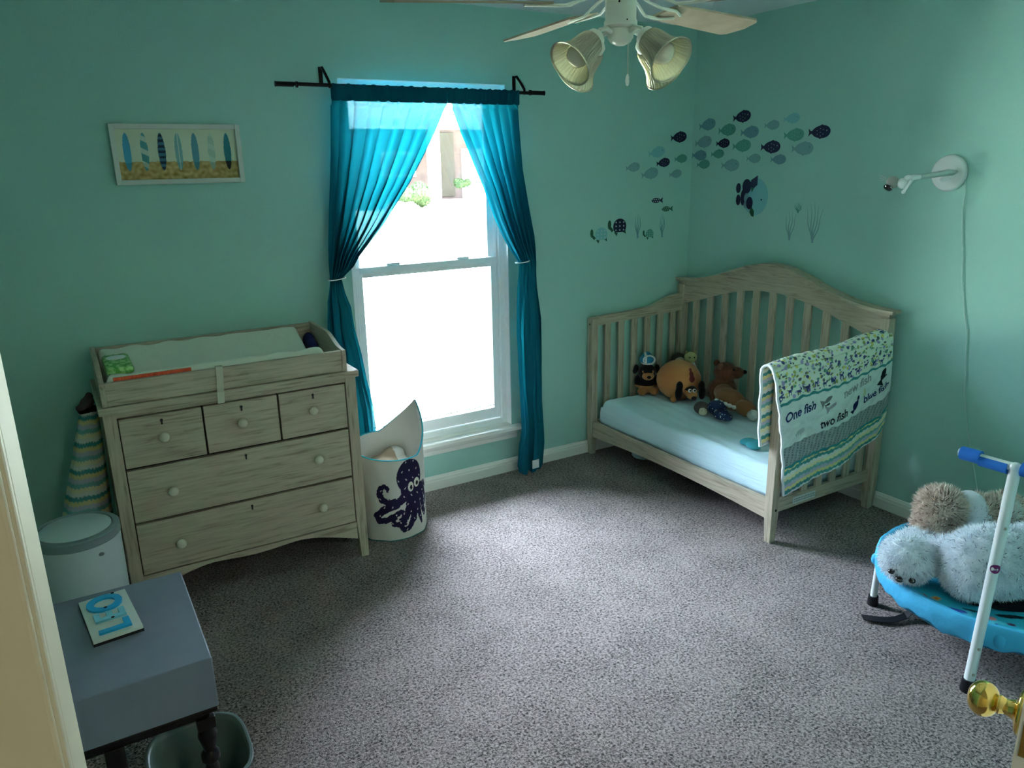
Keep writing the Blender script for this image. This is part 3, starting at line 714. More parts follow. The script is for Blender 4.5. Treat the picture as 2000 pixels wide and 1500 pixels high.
for tl in tents:
    d, pr_ = seg_dist(s, Zh, tl); wdt = .0155*(1-pr_)**.7+.0042
    ink |= d < wdt + .0022*(np.sin(pr_*70) > .1)
C[ink] = srgb(34, 30, 62)
dots = ink & (np.sin(s*170+np.sin(Zh*60)*2) > .93) & (np.sin(Zh*150) > .8); C[dots] = srgb(214, 212, 205)
for ex, ez in ((.002, .262), (.037, .274)):
    C[((s-ex)/.0155)**2+((Zh-ez)/.024)**2 < 1] = srgb(225, 222, 205)
    C[((s-ex-.002)/.007)**2+((Zh-ez+.004)/.012)**2 < 1] = srgb(18, 16, 20)
C[V < .012] = srgb(40, 120, 120)
grid_obj('bag', np.stack([Xh, Yh, Zh], -1), C, M['print'], hp, closeu=True)
U1 = np.linspace(0, 2*PI, 160, endpoint=False); Hr = hrim(U1)
b = MB(); b.tube([(-2.16+RX*1.03*math.cos(a), -.305+RY*1.03*math.sin(a), h) for a, h in zip(U1, Hr)], .0035, 6, True); b.build('piping', M['piping'], hp, True)
U2, V2 = np.meshgrid(U1, np.linspace(0, 1, 10), indexing='ij')
grid_obj('lining', np.stack([-2.16+(RX*1.03-.006-.01*V2)*np.cos(U2), -.305+(RY*1.03-.006-.01*V2)*np.sin(U2), hrim(U2)*(1-V2)+.05*V2], -1), None, M['canvas'], hp, closeu=True)
b = MB(); b.lathe([(0, .003), (.155, .003), (.155, .012), (0, .012)], (-2.16, -.305, 0)); b.build('base', M['canvas'], hp)
lc = blob('laundry', [((-2.16, -.27, .31), (.12, .11, .05)), ((-2.11, -.24, .35), (.06, .05, .04)), ((-2.2, -.32, .33), (.06, .05, .04))], .012, [mat('tan_cloth', (.38, .28, .18), .9), M['canvas']], matfn=lambda c: 1 if c[0] > -2.12 else 0, origin=(-2.16, -.27, .26))
tag(lc, 'tan and white clothes heaped inside the octopus hamper', 'laundry')

# ================================================================== CRIB
cb = thing('crib', 'grey washed oak toddler crib with camel back in the corner', 'crib', (-.39, -.72, 0))
CY0, CY1 = -.005, -1.435
def post(x, y, z, taper=True, w=.045):
    b = MB(); h = w/2
    t = bmesh.new()
    lv = [(0, .75), (.14, 1), (z, 1)]
    rings = []
    for zz, k in lv: rings.append([t.verts.new((x+sx*h*k, y+sy*h*k, zz)) for sx, sy in ((-1, -1), (1, -1), (1, 1), (-1, 1))])
    t.faces.new(rings[0][::-1]); t.faces.new(rings[-1])
    for A, B in zip(rings, rings[1:]):
        for i in range(4): t.faces.new((A[i], A[(i+1) % 4], B[(i+1) % 4], B[i]))
    bmesh.ops.bevel(t, geom=[e for e in t.edges], offset=.002, segments=1, affect='EDGES')
    b.add(t); return b.build('post', M['woodz'], cb)
XF = -.752
post(XF, -.035, .835); post(XF, -1.40, .835); post(-.052, -.03, .97, w=.05); post(-.052, -1.41, .97, w=.05)
# camel-back headboard
ym = -.72
def camel(y):
    u = abs(y-ym)/.715
    if u > .58: q = (u-.58)/.42; return 1.005 + .045*(1-q)**2
    q = u/.58; return 1.05 + .105*math.cos(q*PI/2)**1.3
def camelbot(y):
    u = abs(y-ym)/.66; return .855 + .15*(math.cos(min(u, 1)*PI/2)**1.15)
ys = np.linspace(CY0-.012, CY1+.012, 60)
pts = [(y, camel(y)-.018) for y in ys] + [(y, camelbot(y)) for y in ys[::-1]]
b = MB(); b.prism(pts, 0, -.066, -.044); b.build('headboard', M['woody'], cb)
ys = np.linspace(CY0+.008, CY1-.018, 70)
pts = [(y, camel(y)+.004) for y in ys] + [(y, camel(y)-.012) for y in ys[::-1]]
b = MB(); b.prism(pts, 0, -.092, -.022)
pts = [(y, camel(y)-.010) for y in ys[1:-1]] + [(y, camel(y)-.026) for y in ys[::-1][1:-1]]
b.prism(pts, 0, -.078, -.034); b.build('cap_rail', M['woody'], cb)
b = MB(); b.box(-.068, -.042, CY1+.03, CY0-.03, .15, .21, .002); b.build('back_bottom_rail', M['woody'], cb)
for k in range(11):
    y = -.153 - .1155*k
    b = MB(); b.box(-.061, -.047, y-.0225, y+.0225, .2, camelbot(y)+.02, .002); b.build('slat', M['woodz'], cb)
# two end panels
def endtop(x):
    u = (x-XF)/(-.06-XF); return .832 + .02*u + .055*(1/(1+math.exp(-(u-.72)*16)))
def endbot(x):
    u = (x-XF)/(-.06-XF); return .79 + .02*u
for yc in (-.035, -1.40):
    xs = np.linspace(XF-.012 if yc > -1 else XF+.02, -.07, 40)
    pts = [(x, endtop(x)+.008) for x in xs] + [(x, endbot(x)) for x in xs[::-1]]
    b = MB(); b.prism(pts, 1, yc-.016, yc+.016, .0); b.build('end_rail', M['woodx'], cb)
    b = MB(); b.box(XF+.02, -.07, yc-.011, yc+.011, .145, .207, .002); b.build('end_bottom_rail', M['woodx'], cb)
    for k in range(6):
        x = -.645 + .1015*k; b = MB(); b.box(x-.021, x+.021, yc-.007, yc+.007, .2, endbot(x)+.01, .002); b.build('slat', M['woodz'], cb)
# front rail with arched bottom
pts = [(-1.385, .207), (-.055, .207)] + [(y, .112 + .022*math.sin(PI*(y+.055)/-1.33)) for y in np.linspace(-.055, -1.385, 24)]
b = MB(); b.prism(pts, 0, XF-.012, XF+.010, 0); b.build('front_rail', M['woody'], cb)
b = MB(); b.box(XF+.03, -.075, -1.38, -.055, .165, .178); b.build('mattress_support', M['blackmetal'], cb)
for y, z in ((-1.413, .165), (-1.413, .735)):
    b = MB(); b.lathe([(0, 0), (.006, 0), (.006, .002), (0, .002)], (XF-.0, -1.4235, z), (0, -1, 0), 12); o = b.build('bolt', M['black'], cb)
b = MB(); b.lathe([(0, 0), (.005, 0), (.005, .003), (0, .003)], (XF-.0215, -.035, .80), (-1, 0, 0), 12); b.build('bolt', M['black'], cb)
b = MB(); b.box(-.625, -.47, -1.4135, -1.4105, .16, .192); lab = b.build('warning_label', M['lab'], cb); lab['label'] = 'pale printed warning label'
b = MB()
for r_ in range(2):
    x = -.618
    while x < -.48:
        w_ = rng.uniform(.006, .018); b.box(x, x+w_, -1.4142, -1.4134, .168+.011*r_, .174+.011*r_); x += w_+.004
b.build('fine_print', M['txtgrey'], lab)

# mattress with mint fitted sheet
nu, nv = 90, 160; U, V = np.meshgrid(np.linspace(-1, 1, nu), np.linspace(-1, 1, nv), indexing='ij')
cx, cy, hx, hy = -.405, -.72, .312, .645
Zt = .335 + .006*np.sin(U*3+V*4) + .0018*np.sin((V*1.0+U*.55)*26+2*np.sin(U*4))*(.3+.7*np.clip(V*-1, 0, 1)) + .0012*np.sin((U*1.3-V*.4)*22+V*3)
ex = np.clip((np.abs(U)-.90)/.10, 0, 1); ey = np.clip((np.abs(V)-.95)/.05, 0, 1); e2 = np.clip(np.hypot(ex, ey), 0, 1)
Zt = Zt - .045*(1-np.sqrt(np.clip(1-e2**2, 0, 1)))
Xs = cx + hx*U*(1-.0*ey); Ys = cy + hy*V
ms_ = grid_obj('crib_mattress', np.stack([Xs, Ys, Zt], -1), None, M['sheet'], None, origin=(cx, cy, .185))
bm = bmesh.new(); bm.from_mesh(ms_.data)
for dz, grow in ((-.05, 1.012), (-.10, 1.004), (-.125, .985)):
    be = [e for e in bm.edges if e.is_boundary]; r = bmesh.ops.extrude_edge_only(bm, edges=be)
    for v in r['geom']:
        if isinstance(v, bmesh.types.BMVert):
            a = math.atan2(v.co.y, v.co.x); base = .2898-.1846
            v.co.x *= grow; v.co.y *= 1+(grow-1)*.5; v.co.z = .335-.045-.185+dz+.045*.5 + .003*math.sin(v.co.y*60+v.co.x*40)
bmesh.ops.holes_fill(bm, edges=[e for e in bm.edges if e.is_boundary]); bmesh.ops.recalc_face_normals(bm, faces=bm.faces); bm.to_mesh(ms_.data); bm.free()
for p in ms_.data.polygons: p.use_smooth = True
tag(ms_, 'crib mattress in a pale mint fitted sheet inside the crib', 'mattress')

# quilt over the end rail -------------------------------------------------
def qsurf(a, s_):
    """a 0..1 from front edge to wall side; s_ metres from outer hem up and over to the inner hem"""
    a = np.asarray(a, float); s_ = np.asarray(s_, float)
    top = .853 + .055*a + .006*np.sin(a*9)
    bot = .228 + .155*a + .012*np.sin(a*7+1) - .05*np.clip((a-.93)/.07, 0, 1)*-1
    Lo = top-.028-bot; Rr = .034
    th = np.clip((s_-Lo)/Rr, 0, PI)
    z = np.where(s_ < Lo, bot+s_, top-.028+Rr*.85*np.sin(th)); z = np.where(s_ > Lo+PI*Rr, top-.028-(s_-Lo-PI*Rr), z)
    bul = .012*np.sin(np.clip(s_/Lo, 0, 1)*PI) + .006*np.sin(a*14+s_*3)*np.clip(1-s_/Lo, 0, 1)
    y = -1.402 - Rr*np.cos(th) - np.where(s_ < Lo, .004+bul, 0)
    y = np.where(s_ > Lo+PI*Rr, -1.402+Rr+.004+.008*np.sin(a*11+s_*8), y)
    xf = -.852 + np.clip((Lo-s_)/Lo, 0, 1)*.115 + np.clip((s_-Lo-PI*Rr)/.4, 0, 1)*.04
    xw = -.052
    x = xf + (xw-xf)*a + .003*np.sin(s_*50)*(1-a)
    # puffy quilting
    puff = .0022*np.sin(s_*130)*np.sin(a*60)
    return np.stack([x, y-np.where(s_ < Lo, puff, 0), z+np.where((s_ >= Lo) & (s_ <= Lo+PI*Rr), puff, 0)], -1), Lo, Rr
nu, nv = 420, 520
A2 = np.linspace(0, 1, nu); Tt = np.linspace(0, 1, nv); AA, TT = np.meshgrid(A2, Tt, indexing='ij')
_, Lo_, Rr_ = qsurf(AA, TT); Ltot = Lo_+PI*Rr_+.36-.03*AA
SS = TT*Ltot; Pq, _, _ = qsurf(AA, SS)
m_ = AA*.80; hv = SS*(.60/Lo_)      # print coordinates in metres (hem shrinks toward the wall side)
C = waves(m_, hv+.004)
white = np.array(srgb(212, 222, 214))
wav = .003*np.sin(m_*90)
teal = np.array(srgb(62, 142, 142))
def band(lo, hi): return (hv > lo+wav) & (hv <= hi+wav)
C[band(.135, .15)] = teal
g_ = band(.15, .245); C[g_] = srgb(150, 162, 158)
dd = (np.sin(m_*210+np.floor(hv/.011)*2.1)*np.sin(hv*285) > .45) & g_; C[dd] = srgb(108, 118, 120)
C[band(.245, .445)] = white; C[band(.445, .458)] = teal
pb = band(.458, .72); C[pb] = srgb(216, 222, 204)
palette = [srgb(70, 76, 128), srgb(98, 150, 128), srgb(206, 200, 110), srgb(96, 104, 104), srgb(150, 160, 90), srgb(160, 150, 190)]
for k in range(620):
    u0, h0 = rng.uniform(0, .8), rng.uniform(.465, .72); rr = rng.uniform(.004, .0105); cc = palette[rng.integers(len(palette))]
    i0, i1 = int((u0-.012)/.8*nu), int((u0+.012)/.8*nu)+1; sl = slice(max(i0, 0), min(i1, nu))
    q = ((m_[sl]-u0)/rr)**2 + ((hv[sl]-h0)/(rr*rng.uniform(.5, 1)))**2 < 1; q &= pb[sl]; C[sl][q] = cc
for k in range(14):      # row of little blue animals
    u0 = .02+.058*k; h0 = .485+.008*math.sin(k*2)
    q = (np.abs(m_-u0) < .011) & (np.abs(hv-h0-.006) < .006); q |= (np.abs(np.abs(m_-u0)-.008) < .0025) & (np.abs(hv-h0+.006) < .008); q |= ((m_-u0-.013)/.005)**2+((hv-h0-.014)/.006)**2 < 1
    C[q & pb] = srgb(60, 66, 122)
# plain generic creature shapes in the white band
def shape(cu, cv, ru, rv, col, ang=0):
    du, dv = m_-cu, hv-cv; x = du*math.cos(ang)+dv*math.sin(ang); y = -du*math.sin(ang)+dv*math.cos(ang)
    q = (x/ru)**2+(y/rv)**2 < 1; tail = (x < -ru*.8) & (x > -ru*1.7) & (np.abs(y) < (-x-ru*.6)*.7); C[(q | tail) & band(.245, .445)] = col
shape(.33, .40, .030, .012, srgb(120, 128, 124), .35); shape(.36, .36, .028, .011, srgb(160, 160, 165), .3); shape(.33, .375, .012, .006, srgb(60, 66, 66), .3)
for a0 in (.11, .125, .14): shape(a0, .29, .014, .010, srgb(168, 184, 178), .6)
shape(.535, .30, .024, .018, srgb(30, 34, 84), .9); shape(.555, .335, .012, .010, srgb(30, 34, 84), 1.2); shape(.60, .34, .008, .028, srgb(196, 204, 160), 0)
shape(.735, .40, .036, .015, srgb(26, 40, 40), 1.15); shape(.745, .385, .018, .006, srgb(26, 40, 40), 0)
hem = (AA < .008) | (TT < .006) | (TT > .994); C[hem] = srgb(226, 232, 232)
q_ = thing('baby_quilt', 'printed fish quilt draped over the end rail of the crib', 'quilt', (-.45, -1.40, .86))
o = grid_obj('quilt', Pq, C, M['quilt'], q_); md = o.modifiers.new('t', 'SOLIDIFY'); md.thickness = .012; md.offset = 0
def qtext(txt, u0, h0, size, m, ang=0):
    t = text_bm(txt, size, 0, .1); vs_ = np.array([tuple(v.co) for v in t.verts])
    c_, s_ = math.cos(ang), math.sin(ang); uu = (u0 + vs_[:, 0]*c_-vs_[:, 1]*s_)/.80; hh = h0+vs_[:, 0]*s_+vs_[:, 1]*c_
    _, L_, _ = qsurf(uu, hh); P_, _, _ = qsurf(uu, hh*L_/.60)
    for v, p in zip(t.verts, P_): v.co = Vector(p)+Vector((0, -.0078, 0))
    b = MB(); b.add(t); b.build('lettering', M[m], q_)
qtext('One fish', .135, .385, .062, 'txtnavy', .05); qtext('two fish', .37, .285, .062, 'txtblack', .05)
qtext('new fish', .54, .405, .062, 'txtgrey', .1); qtext('blue fish', .685, .312, .056, 'txtnavy', .1)

# ================================================================== PLUSH TOYS IN THE CRIB
P_black = mat('black_plush', (.006, .005, .006), .95, sheen=.2); P_tan = mat('tan_plush', (.36, .16, .055), .95, sheen=.2)
P_gold = mat('golden_plush', (.50, .22, .07), .95, col2=(.42, .12, .04), scale=(6, 6, 6), sheen=.2); P_brown = mat('brown_corduroy_plush', (.16, .055, .022), .95, col2=(.09, .028, .012), scale=(8, 90, 8), sheen=.2)
P_lt = mat('fawn_plush', (.19, .08, .030), .95, sheen=.2); P_yel = mat('yellow_plush', (.50, .50, .22), .95); P_white = mat('white_plush', (.6, .62, .58), .95, sheen=.2)
P_grey = mat('grey_brown_plush', (.10, .085, .08), .95); P_blue = mat('shark_blue', (.02, .20, .36), .8); P_red = mat('rust_patch', (.17, .035, .03), .9)
P_star = mat('navy_star_cloth', (.012, .025, .07), .9); P_pale = mat('pale_face_plush', (.45, .42, .30), .95); eyew = mat('eye_white', (.8, .8, .8), .3); 
MZ = .343
CD = Vector((-.87, -.90, .38)).normalized()   # from the crib toward the room
def eye(p, r, parent, d=CD, white=True):
    b = MB(); b.ell(p, r, sub=2); 
    if white:
        b.mi = 1; b.ell(Vector(p)+d*r*.75+Vector((r*.15, -r*.2, 0)), r*.5, sub=2)
        b.build('eye', [eyew, M['lens']], parent, True)
    else: b.build('eye', M['lens'], parent, True)
# seated black and tan dog with shark hat
c = Vector((-.405, -.115, MZ)); d1 = thing('plush_dog', 'black and tan plush dog under a blue and white hat', 'plush toy', c)
R_ = Vector((.86, -.51, 0)); F_ = Vector((-.51, -.86, 0))
blob('body', [(c+Vector((0, 0, .06)), (.052, .05, .065)), (c+Vector((0, 0, .135))+F_*.01, (.056, .055, .05)), (c+F_*.055+R_*-.035+Vector((0, 0, .025)), (.025, .03, .025)), (c+F_*.05+R_*.04+Vector((0, 0, .025)), (.025, .03, .025)), (c+R_*-.055+Vector((0, 0, .075)), (.02, .02, .04)), (c+R_*.055+Vector((0, 0, .075)), (.02, .02, .04))],
     .006, [P_black, P_tan], d1, matfn=lambda p: 1 if (p[2] < MZ+.055 and (Vector(p)-c).dot(F_) > .0) else 0, fur=(1800, .007, .0012, (0, 0, -.3)))
blob('muzzle', [(c+F_*.055+Vector((0, 0, .12)), (.038, .034, .024)), (c+F_*.045+Vector((0, 0, .145))+R_*.026, (.012, .012, .014)), (c+F_*.045+Vector((0, 0, .145))-R_*.026, (.012, .012, .014))], .005, [P_tan], d1)
b = MB(); b.ell(c+F_*.09+Vector((0, 0, .122)), (.014, .012, .010)); b.build('nose', P_black, d1, True)
for sgn in (-1, 1):
    blob('ear', [(c+R_*sgn*.062+Vector((0, 0, .155)), (.018, .016, .026)), (c+R_*sgn*.072+Vector((0, 0, .138)), (.014, .014, .018))], .005, [P_black], d1)
    eye(c+F_*.052+R_*sgn*.02+Vector((0, 0, .15)), .005, d1, white=False)
ht = thing('plush_hat', 'blue and white plush hat on the black and tan dog', 'hat', c+Vector((0, 0, .185)))
blob('cap', [(c+Vector((0, 0, .21)), (.045, .045, .036)), (c+Vector((0, 0, .235))+F_*-.005, (.028, .028, .022))], .005, [P_blue, P_white], ht, matfn=lambda p: 1 if p[2] < c.z+.197 or abs((Vector(p)-c).dot(R_)+.012) < .006 else 0)
blob('trim', [(c+F_*.034+R_*(.034*math.cos(a)+.008)+Vector((0, 0, .215+.026*math.sin(a))), .0075) for a in np.linspace(0, 2*PI, 14)], .004, [P_white], ht)
# round dog cushion
c = Vector((-.305, -.29, MZ+.10)); rd = thing('plush_dog', 'big round golden plush dog with black ears and googly eyes', 'plush toy', (c.x, c.y, MZ))
blob('body', [(c+Vector((0, 0, .008)), (.132, .132, .120))] + [(c+R_*k*.05+F_*.10+Vector((0, 0, -.085)), (.02, .024, .018)) for k in (-1.0,)], .009, [P_gold], rd, fur=(2500, .006, .0015, (0, 0, -.2)))
fc = c+F_*.118+R_*.045+Vector((0, 0, -.03))
blob('face', [(fc, (.042, .040, .034)), (fc+F_*.03+Vector((0, 0, -.02))+R_*.005, (.034, .03, .022))], .005, [P_gold, P_black], rd, matfn=lambda p: 1 if p[2] > fc.z+.012 else 0)
for sgn in (-1, 1):
    blob('ear', [(fc+R_*(sgn*.064-.004)+F_*.012+Vector((0, 0, .035)), (.022, .018, .030)), (fc+R_*(sgn*.068-.004)+F_*.016+Vector((0, 0, -.006)), (.025, .018, .042))], .005, [P_black], rd)
    eye(fc+F_*.038+R_*sgn*.0125+Vector((0, 0, .014)), .0115, rd)
b = MB(); b.ell(fc+F_*.062+Vector((0, 0, -.026))+R_*.006, (.017, .014, .013)); b.build('nose', P_black, rd, True)
blob('patch', [(c+F_*.108+R_*.050+Vector((0, 0, .038)), (.022, .016, .022)), (c+F_*.100+R_*.048+Vector((0, 0, .062)), (.015, .014, .022)), (c+F_*.085+R_*.045+Vector((0, 0, .084)), (.008, .010, .018))], .004, [P_red], rd)
# sloth and yellow toy behind
c = Vector((-.145, -.115, MZ+.150)); sl = thing('plush_sloth', 'small brown plush sloth with pale face peeking behind the round dog', 'plush toy', (c.x, c.y, MZ))
blob('body', [(c+Vector((0, 0, .02)), .045), (c+Vector((0, 0, -.08)), (.05, .045, .07))], .006, [P_grey], sl, fur=(700, .008, .0013, (0, 0, -.3)))
blob('face', [(c+F_*.028+Vector((0, 0, .018)), (.034, .03, .030))], .005, [P_pale], sl)
for sgn in (-1, 1):
    b = MB(); b.ell(c+F_*.053+R_*sgn*.016+Vector((0, 0, .018)), (.010, .007, .008)); b.build('eye', P_black, sl, True)
c = Vector((-.125, -.195, MZ+.185)); yl = thing('plush_cat', 'yellow plush cat in a white bib sitting behind the round dog', 'plush toy', (c.x, c.y, MZ))
blob('body', [(c+Vector((0, 0, .015)), (.040, .038, .034)), (c+Vector((0, 0, -.09)), (.042, .04, .095))], .006, [P_yel, P_white], yl, matfn=lambda p: 1 if p[2] < c.z-.016 else 0)
for sgn in (-1, 1):
    blob('ear', [(c+R_*sgn*.026+Vector((0, 0, .046)), (.008, .008, .013))], .003, [P_yel], yl)
    b = MB(); b.ell(c+F_*.040+R_*sgn*.014+Vector((0, 0, .022)), .0042, sub=2); b.build('eye', P_black, yl, True)
# brown bear sitting
c = Vector((-.19, -.53, MZ)); br = thing('plush_bear', 'dark brown corduroy plush bear looking toward the quilt', 'plush toy', c)
blob('body', [(c+Vector((0, 0, .08)), (.085, .08, .08)), (c+Vector((0, 0, .19))+R_*.01, (.068, .062, .058)), (c+Vector((0, 0, .185))+R_*.075+F_*.01, (.045, .035, .034)), (c+F_*.05+R_*-.05+Vector((0, 0, .06)), (.035, .035, .05))], .008, [P_brown], br, fur=(2600, .008, .0014, (0, 0, -.3)))
for sgn in (-1, 1): blob('ear', [(c+Vector((0, 0, .235))+R_*(-.03)+F_*sgn*.04, (.02, .016, .02))], .005, [P_brown], br)
eye(c+Vector((0, 0, .213))+R_*.045+F_*.05, .007, br, white=False)
b = MB(); b.ell(c+Vector((0, 0, .19))+R_*.118+F_*.012, (.014, .014, .012)); b.build('nose', P_black, br, True)
# fawn toy lying down
c = Vector((-.27, -.70, MZ+.055)); fw = thing('plush_animal', 'light brown plush animal lying on its side near the quilt', 'plush toy', (c.x, c.y, MZ))
q = Vector((.25, -.9, -.22)).to_track_quat('X', 'Z')
blob('body', [(c+Vector((0, .03, .02)), (.095, .062, .060), q), (c+Vector((-.01, -.09, .0)), (.06, .045, .045), q), (c+Vector((.02, .10, .04)), (.055, .06, .05))], .008, [P_lt], fw, fur=(1800, .006, .0013, (0, -.3, -.1)))
blob('tail_tuft', [(c+Vector((-.02, -.155, -.02)), (.030, .030, .030))], .005, [P_white], fw, fur=(600, .01, .0012, (0, 0, 0)))
# mouse, starry cloth
c = Vector((-.42, -.60, MZ)); mo = thing('plush_mouse', 'little grey brown plush mouse lying in front of the brown bear', 'plush toy', c)
blob('body', [(c+Vector((0, 0, .035)), (.045, .04, .034)), (c+F_*.035+Vector((0, 0, .022)), (.024, .024, .021))], .005, [P_grey, P_pale], mo, matfn=lambda p: 1 if (Vector(p)-c).dot(F_) > .038 else 0, fur=(500, .006, .001, (0, 0, -.2)))
for sgn in (-1, 1): b = MB(); b.ell(c+F_*.05+R_*sgn*.009+Vector((0, 0, .032)), .003, sub=2); b.build('eye', P_black, mo, True)
c = Vector((-.37, -.70, MZ)); stc = thing('starry_toy', 'navy white-dotted plush toy with white fur trim on the mattress', 'plush toy', c)
sb_ = blob('body', [(c+Vector((0, .03, .045)), (.05, .055, .044)), (c+Vector((-.035, -.035, .03)), (.045, .04, .03)), (c+Vector((-.03, -.075, .022)), (.03, .03, .022))], .006, [P_star], stc)
b = MB()
for k in range(60):
    v = sb_.data.vertices[int(rng.integers(len(sb_.data.vertices)))]
    if v.normal.z > -.2: b.ell(Vector(v.co)+c, (.0028, .0028, .0028), sub=1)
b.build('dots', P_white, stc)
blob('trim', [(c+Vector((.0+.012*k, .04-.022*k, .082-.006*k)), (.012, .014, .012)) for k in range(5)], .004, [P_white], stc, fur=(500, .006, .001, (0, 0, .1)))
te = blob('teal_cloth', [((-.57, -1.08, MZ+.012), (.05, .04, .014)), ((-.60, -1.14, MZ+.015), (.03, .04, .018)), ((-.54, -1.12, MZ+.012), (.04, .03, .016))], .006, [mat('teal_knit', (.05, .34, .38), .9, bump=.003, scale=(120, 120, 120))], origin=(-.57, -1.1, MZ))
tag(te, 'small teal knitted cloth on the mattress beside the quilt', 'cloth')
uc = blob('stored_box', [((-.55, -.30, .05), (.10, .07, .045)), ((-.52, -.4, .045), (.06, .06, .04))], .012, [mat('pale_plastic_bag', (.35, .45, .47), .6)], origin=(-.55, -.32, 0))
tag(uc, 'pale bundle on the carpet under the crib', 'bundle')
uc.name = 'cloth_bundle'

# ================================================================== TRAMPOLINE
TC = Vector((-.583, -2.328, 0)); tp = thing('toddler_trampoline', 'bright blue toddler trampoline with white handle pole', 'trampoline', TC)
b = MB(); b.lathe([(.428, .160), (.434, .170), (.437, .205), (.435, .232), (.428, .242), (.418, .243), (.408, .238), (.408, .234), (.417, .239), (.426, .238), (.430, .230), (.432, .204), (.429, .172), (.425, .162)], TC, n=120)
for a_ in (124.5, 205, 285, 345, 50): b.ell(TC+Vector((.433*math.cos(math.radians(a_)), .433*math.sin(math.radians(a_)), .198)), (.017, .017, .024), sub=2)
sk = b.build('skirt', M['skirt'], tp, True)
bm = bmesh.new(); bm.from_mesh(sk.data)
for v in bm.verts:
    a = math.atan2(v.co.y, v.co.x); k = .004*math.sin(a*31)+.003*math.sin(a*17+1)
    if v.co.z < .2: v.co.z += k*1.6 + .004*math.sin(a*9)
    rr = math.hypot(v.co.x, v.co.y); v.co.x *= 1+k*.6; v.co.y *= 1+k*.6
bm.to_mesh(sk.data); bm.free()
nr_, na = 110, 300; Rg, Ag = np.meshgrid(np.linspace(.002, .414, nr_), np.linspace(0, 2*PI, na+1), indexing='ij')
X_ = TC.x+Rg*np.cos(Ag); Y_ = TC.y+Rg*np.sin(Ag); Z_ = .237 - .020*(1-(Rg/.414)**2) + .0025*np.sin(Ag*22+np.sin(Ag*7)*2)*(Rg/.414)**8
C = np.ones((nr_, na+1, 3))*np.array(srgb(48, 168, 196))
C[np.sin(X_*40+np.sin(Y_*30)*2)*np.sin(Y_*45) > .6] = srgb(80, 190, 210)
def spot(x, y, rx, ry, col, ang=0):
    du, dv = X_-x, Y_-y; p = du*math.cos(ang)+dv*math.sin(ang); q2 = -du*math.sin(ang)+dv*math.cos(ang); C[(p/rx)**2+(q2/ry)**2 < 1] = col
red, org, nvy, pnk = srgb(190, 50, 70), srgb(214, 150, 70), srgb(40, 60, 150), srgb(220, 140, 140)
def mp_(x, y, k=.955): return TC.x+(x-TC.x)*k, TC.y+(y-TC.y)*k
spot(*mp_(-1.011, -2.250, .94), .012, .014, red); spot(*mp_(-1.018, -2.277, .94), .012, .014, red); spot(*mp_(-1.015, -2.263, .94), .006, .006, (.8, .8, .8)); spot(*mp_(-.978, -2.286), .015, .014, org); spot(*mp_(-.978, -2.286), .006, .006, srgb(190, 90, 70))
spot(*mp_(-1.0, -2.37, .96), .036, .012, nvy, -1.1); spot(*mp_(-.995, -2.385, .96), .02, .006, srgb(70, 90, 190), -1.1); spot(*mp_(-.954, -2.394), .024, .007, srgb(20, 40, 60), -1); spot(*mp_(-.943, -2.461), .015, .013, pnk)
spot(*mp_(-.965, -2.501, .97), .014, .014, nvy); spot(*mp_(-.958, -2.496, .97), .010, .010, srgb(48, 168, 196)); spot(*mp_(-.925, -2.517), .010, .010, srgb(90, 50, 90)); spot(*mp_(-.871, -2.486), .045, .013, srgb(18, 30, 44), -.7)
spot(-.5, -2.0, .04, .02, nvy, .4); spot(-.35, -2.2, .03, .02, org); spot(-.4, -2.45, .04, .018, red, .7)
grid_obj('mat', np.stack([X_, Y_, Z_], -1), C, M['ocean'], tp)
b = MB(); b.tube([TC+Vector((.420*math.cos(a), .420*math.sin(a), .222)) for a in np.linspace(0, 2*PI, 80, endpoint=False)], .011, 8, True); b.build('frame', M['white'], tp, True)
for a in (124.5, 285, 345, 50):
    a = math.radians(a); q0 = TC+Vector((.424*math.cos(a), .424*math.sin(a), 0))
    b = MB(); b.tube([q0+Vector((0, 0, .03)), q0+Vector((-.006*math.cos(a), -.006*math.sin(a), .222))], .0125, 16)
    lg = b.build('leg', M['white'], tp, True)
    b = MB(); b.lathe([(0, 0), (.020, 0), (.021, .006), (.0185, .038), (0, .038)], q0, n=20); o = b.build('foot', M['black'], lg, True)
fp = Vector((-1.022, -2.462, 0)); tpv = Vector((-.985, -2.474, .785))
b = MB(); b.tube([fp+Vector((0, 0, .03)), tpv], .0165, 20); pole = b.build('handle_pole', M['white'], tp, True)
b = MB(); b.lathe([(0, 0), (.023, 0), (.024, .008), (.0205, .045), (0, .045)], fp, n=24); b.build('foot', M['black'], pole, True)
for z in (.07, .165, .59):
    p = fp.lerp(tpv, z/.785); b = MB(); b.ell(p+Vector((-.0100, -.0125, 0)), (.0055, .0055, .0055), sub=2); b.build('screw', M['screw'], pole, True)
p = fp.lerp(tpv, .452/.785); n_ = Vector((-.75, -.66, 0)).normalized()
b = MB(); b.lathe([(.0175, -.013), (.0178, 0), (.0175, .013)], p, n=40)
t = bmesh.new()
b = MB()
def curved_disc(b, rad, off, ox=0, oz=0, n=28):
    pts_ = []
    for i in range(n):
        a = 2*PI*i/n; th_ = (ox+rad*math.cos(a))/.0172; base_a = math.atan2(n_.y, n_.x)
        pts_.append(p+Vector((off*math.cos(base_a+th_), off*math.sin(base_a+th_), oz+rad*math.sin(a))))
    c_ = p+n_*off; 
    for i in range(n): b.poly([c_+Vector((0, 0, oz)), pts_[i], pts_[(i+1) % n]])
curved_disc(b, .0155, .0181); b.mi = 1
o = b.build('round_sticker', [M['sticker'], M['white']], pole); o['label'] = 'purple round maker sticker'
t = text_bm('fury', .0095); b = MB(); tang = Vector((-n_.y, n_.x, 0))
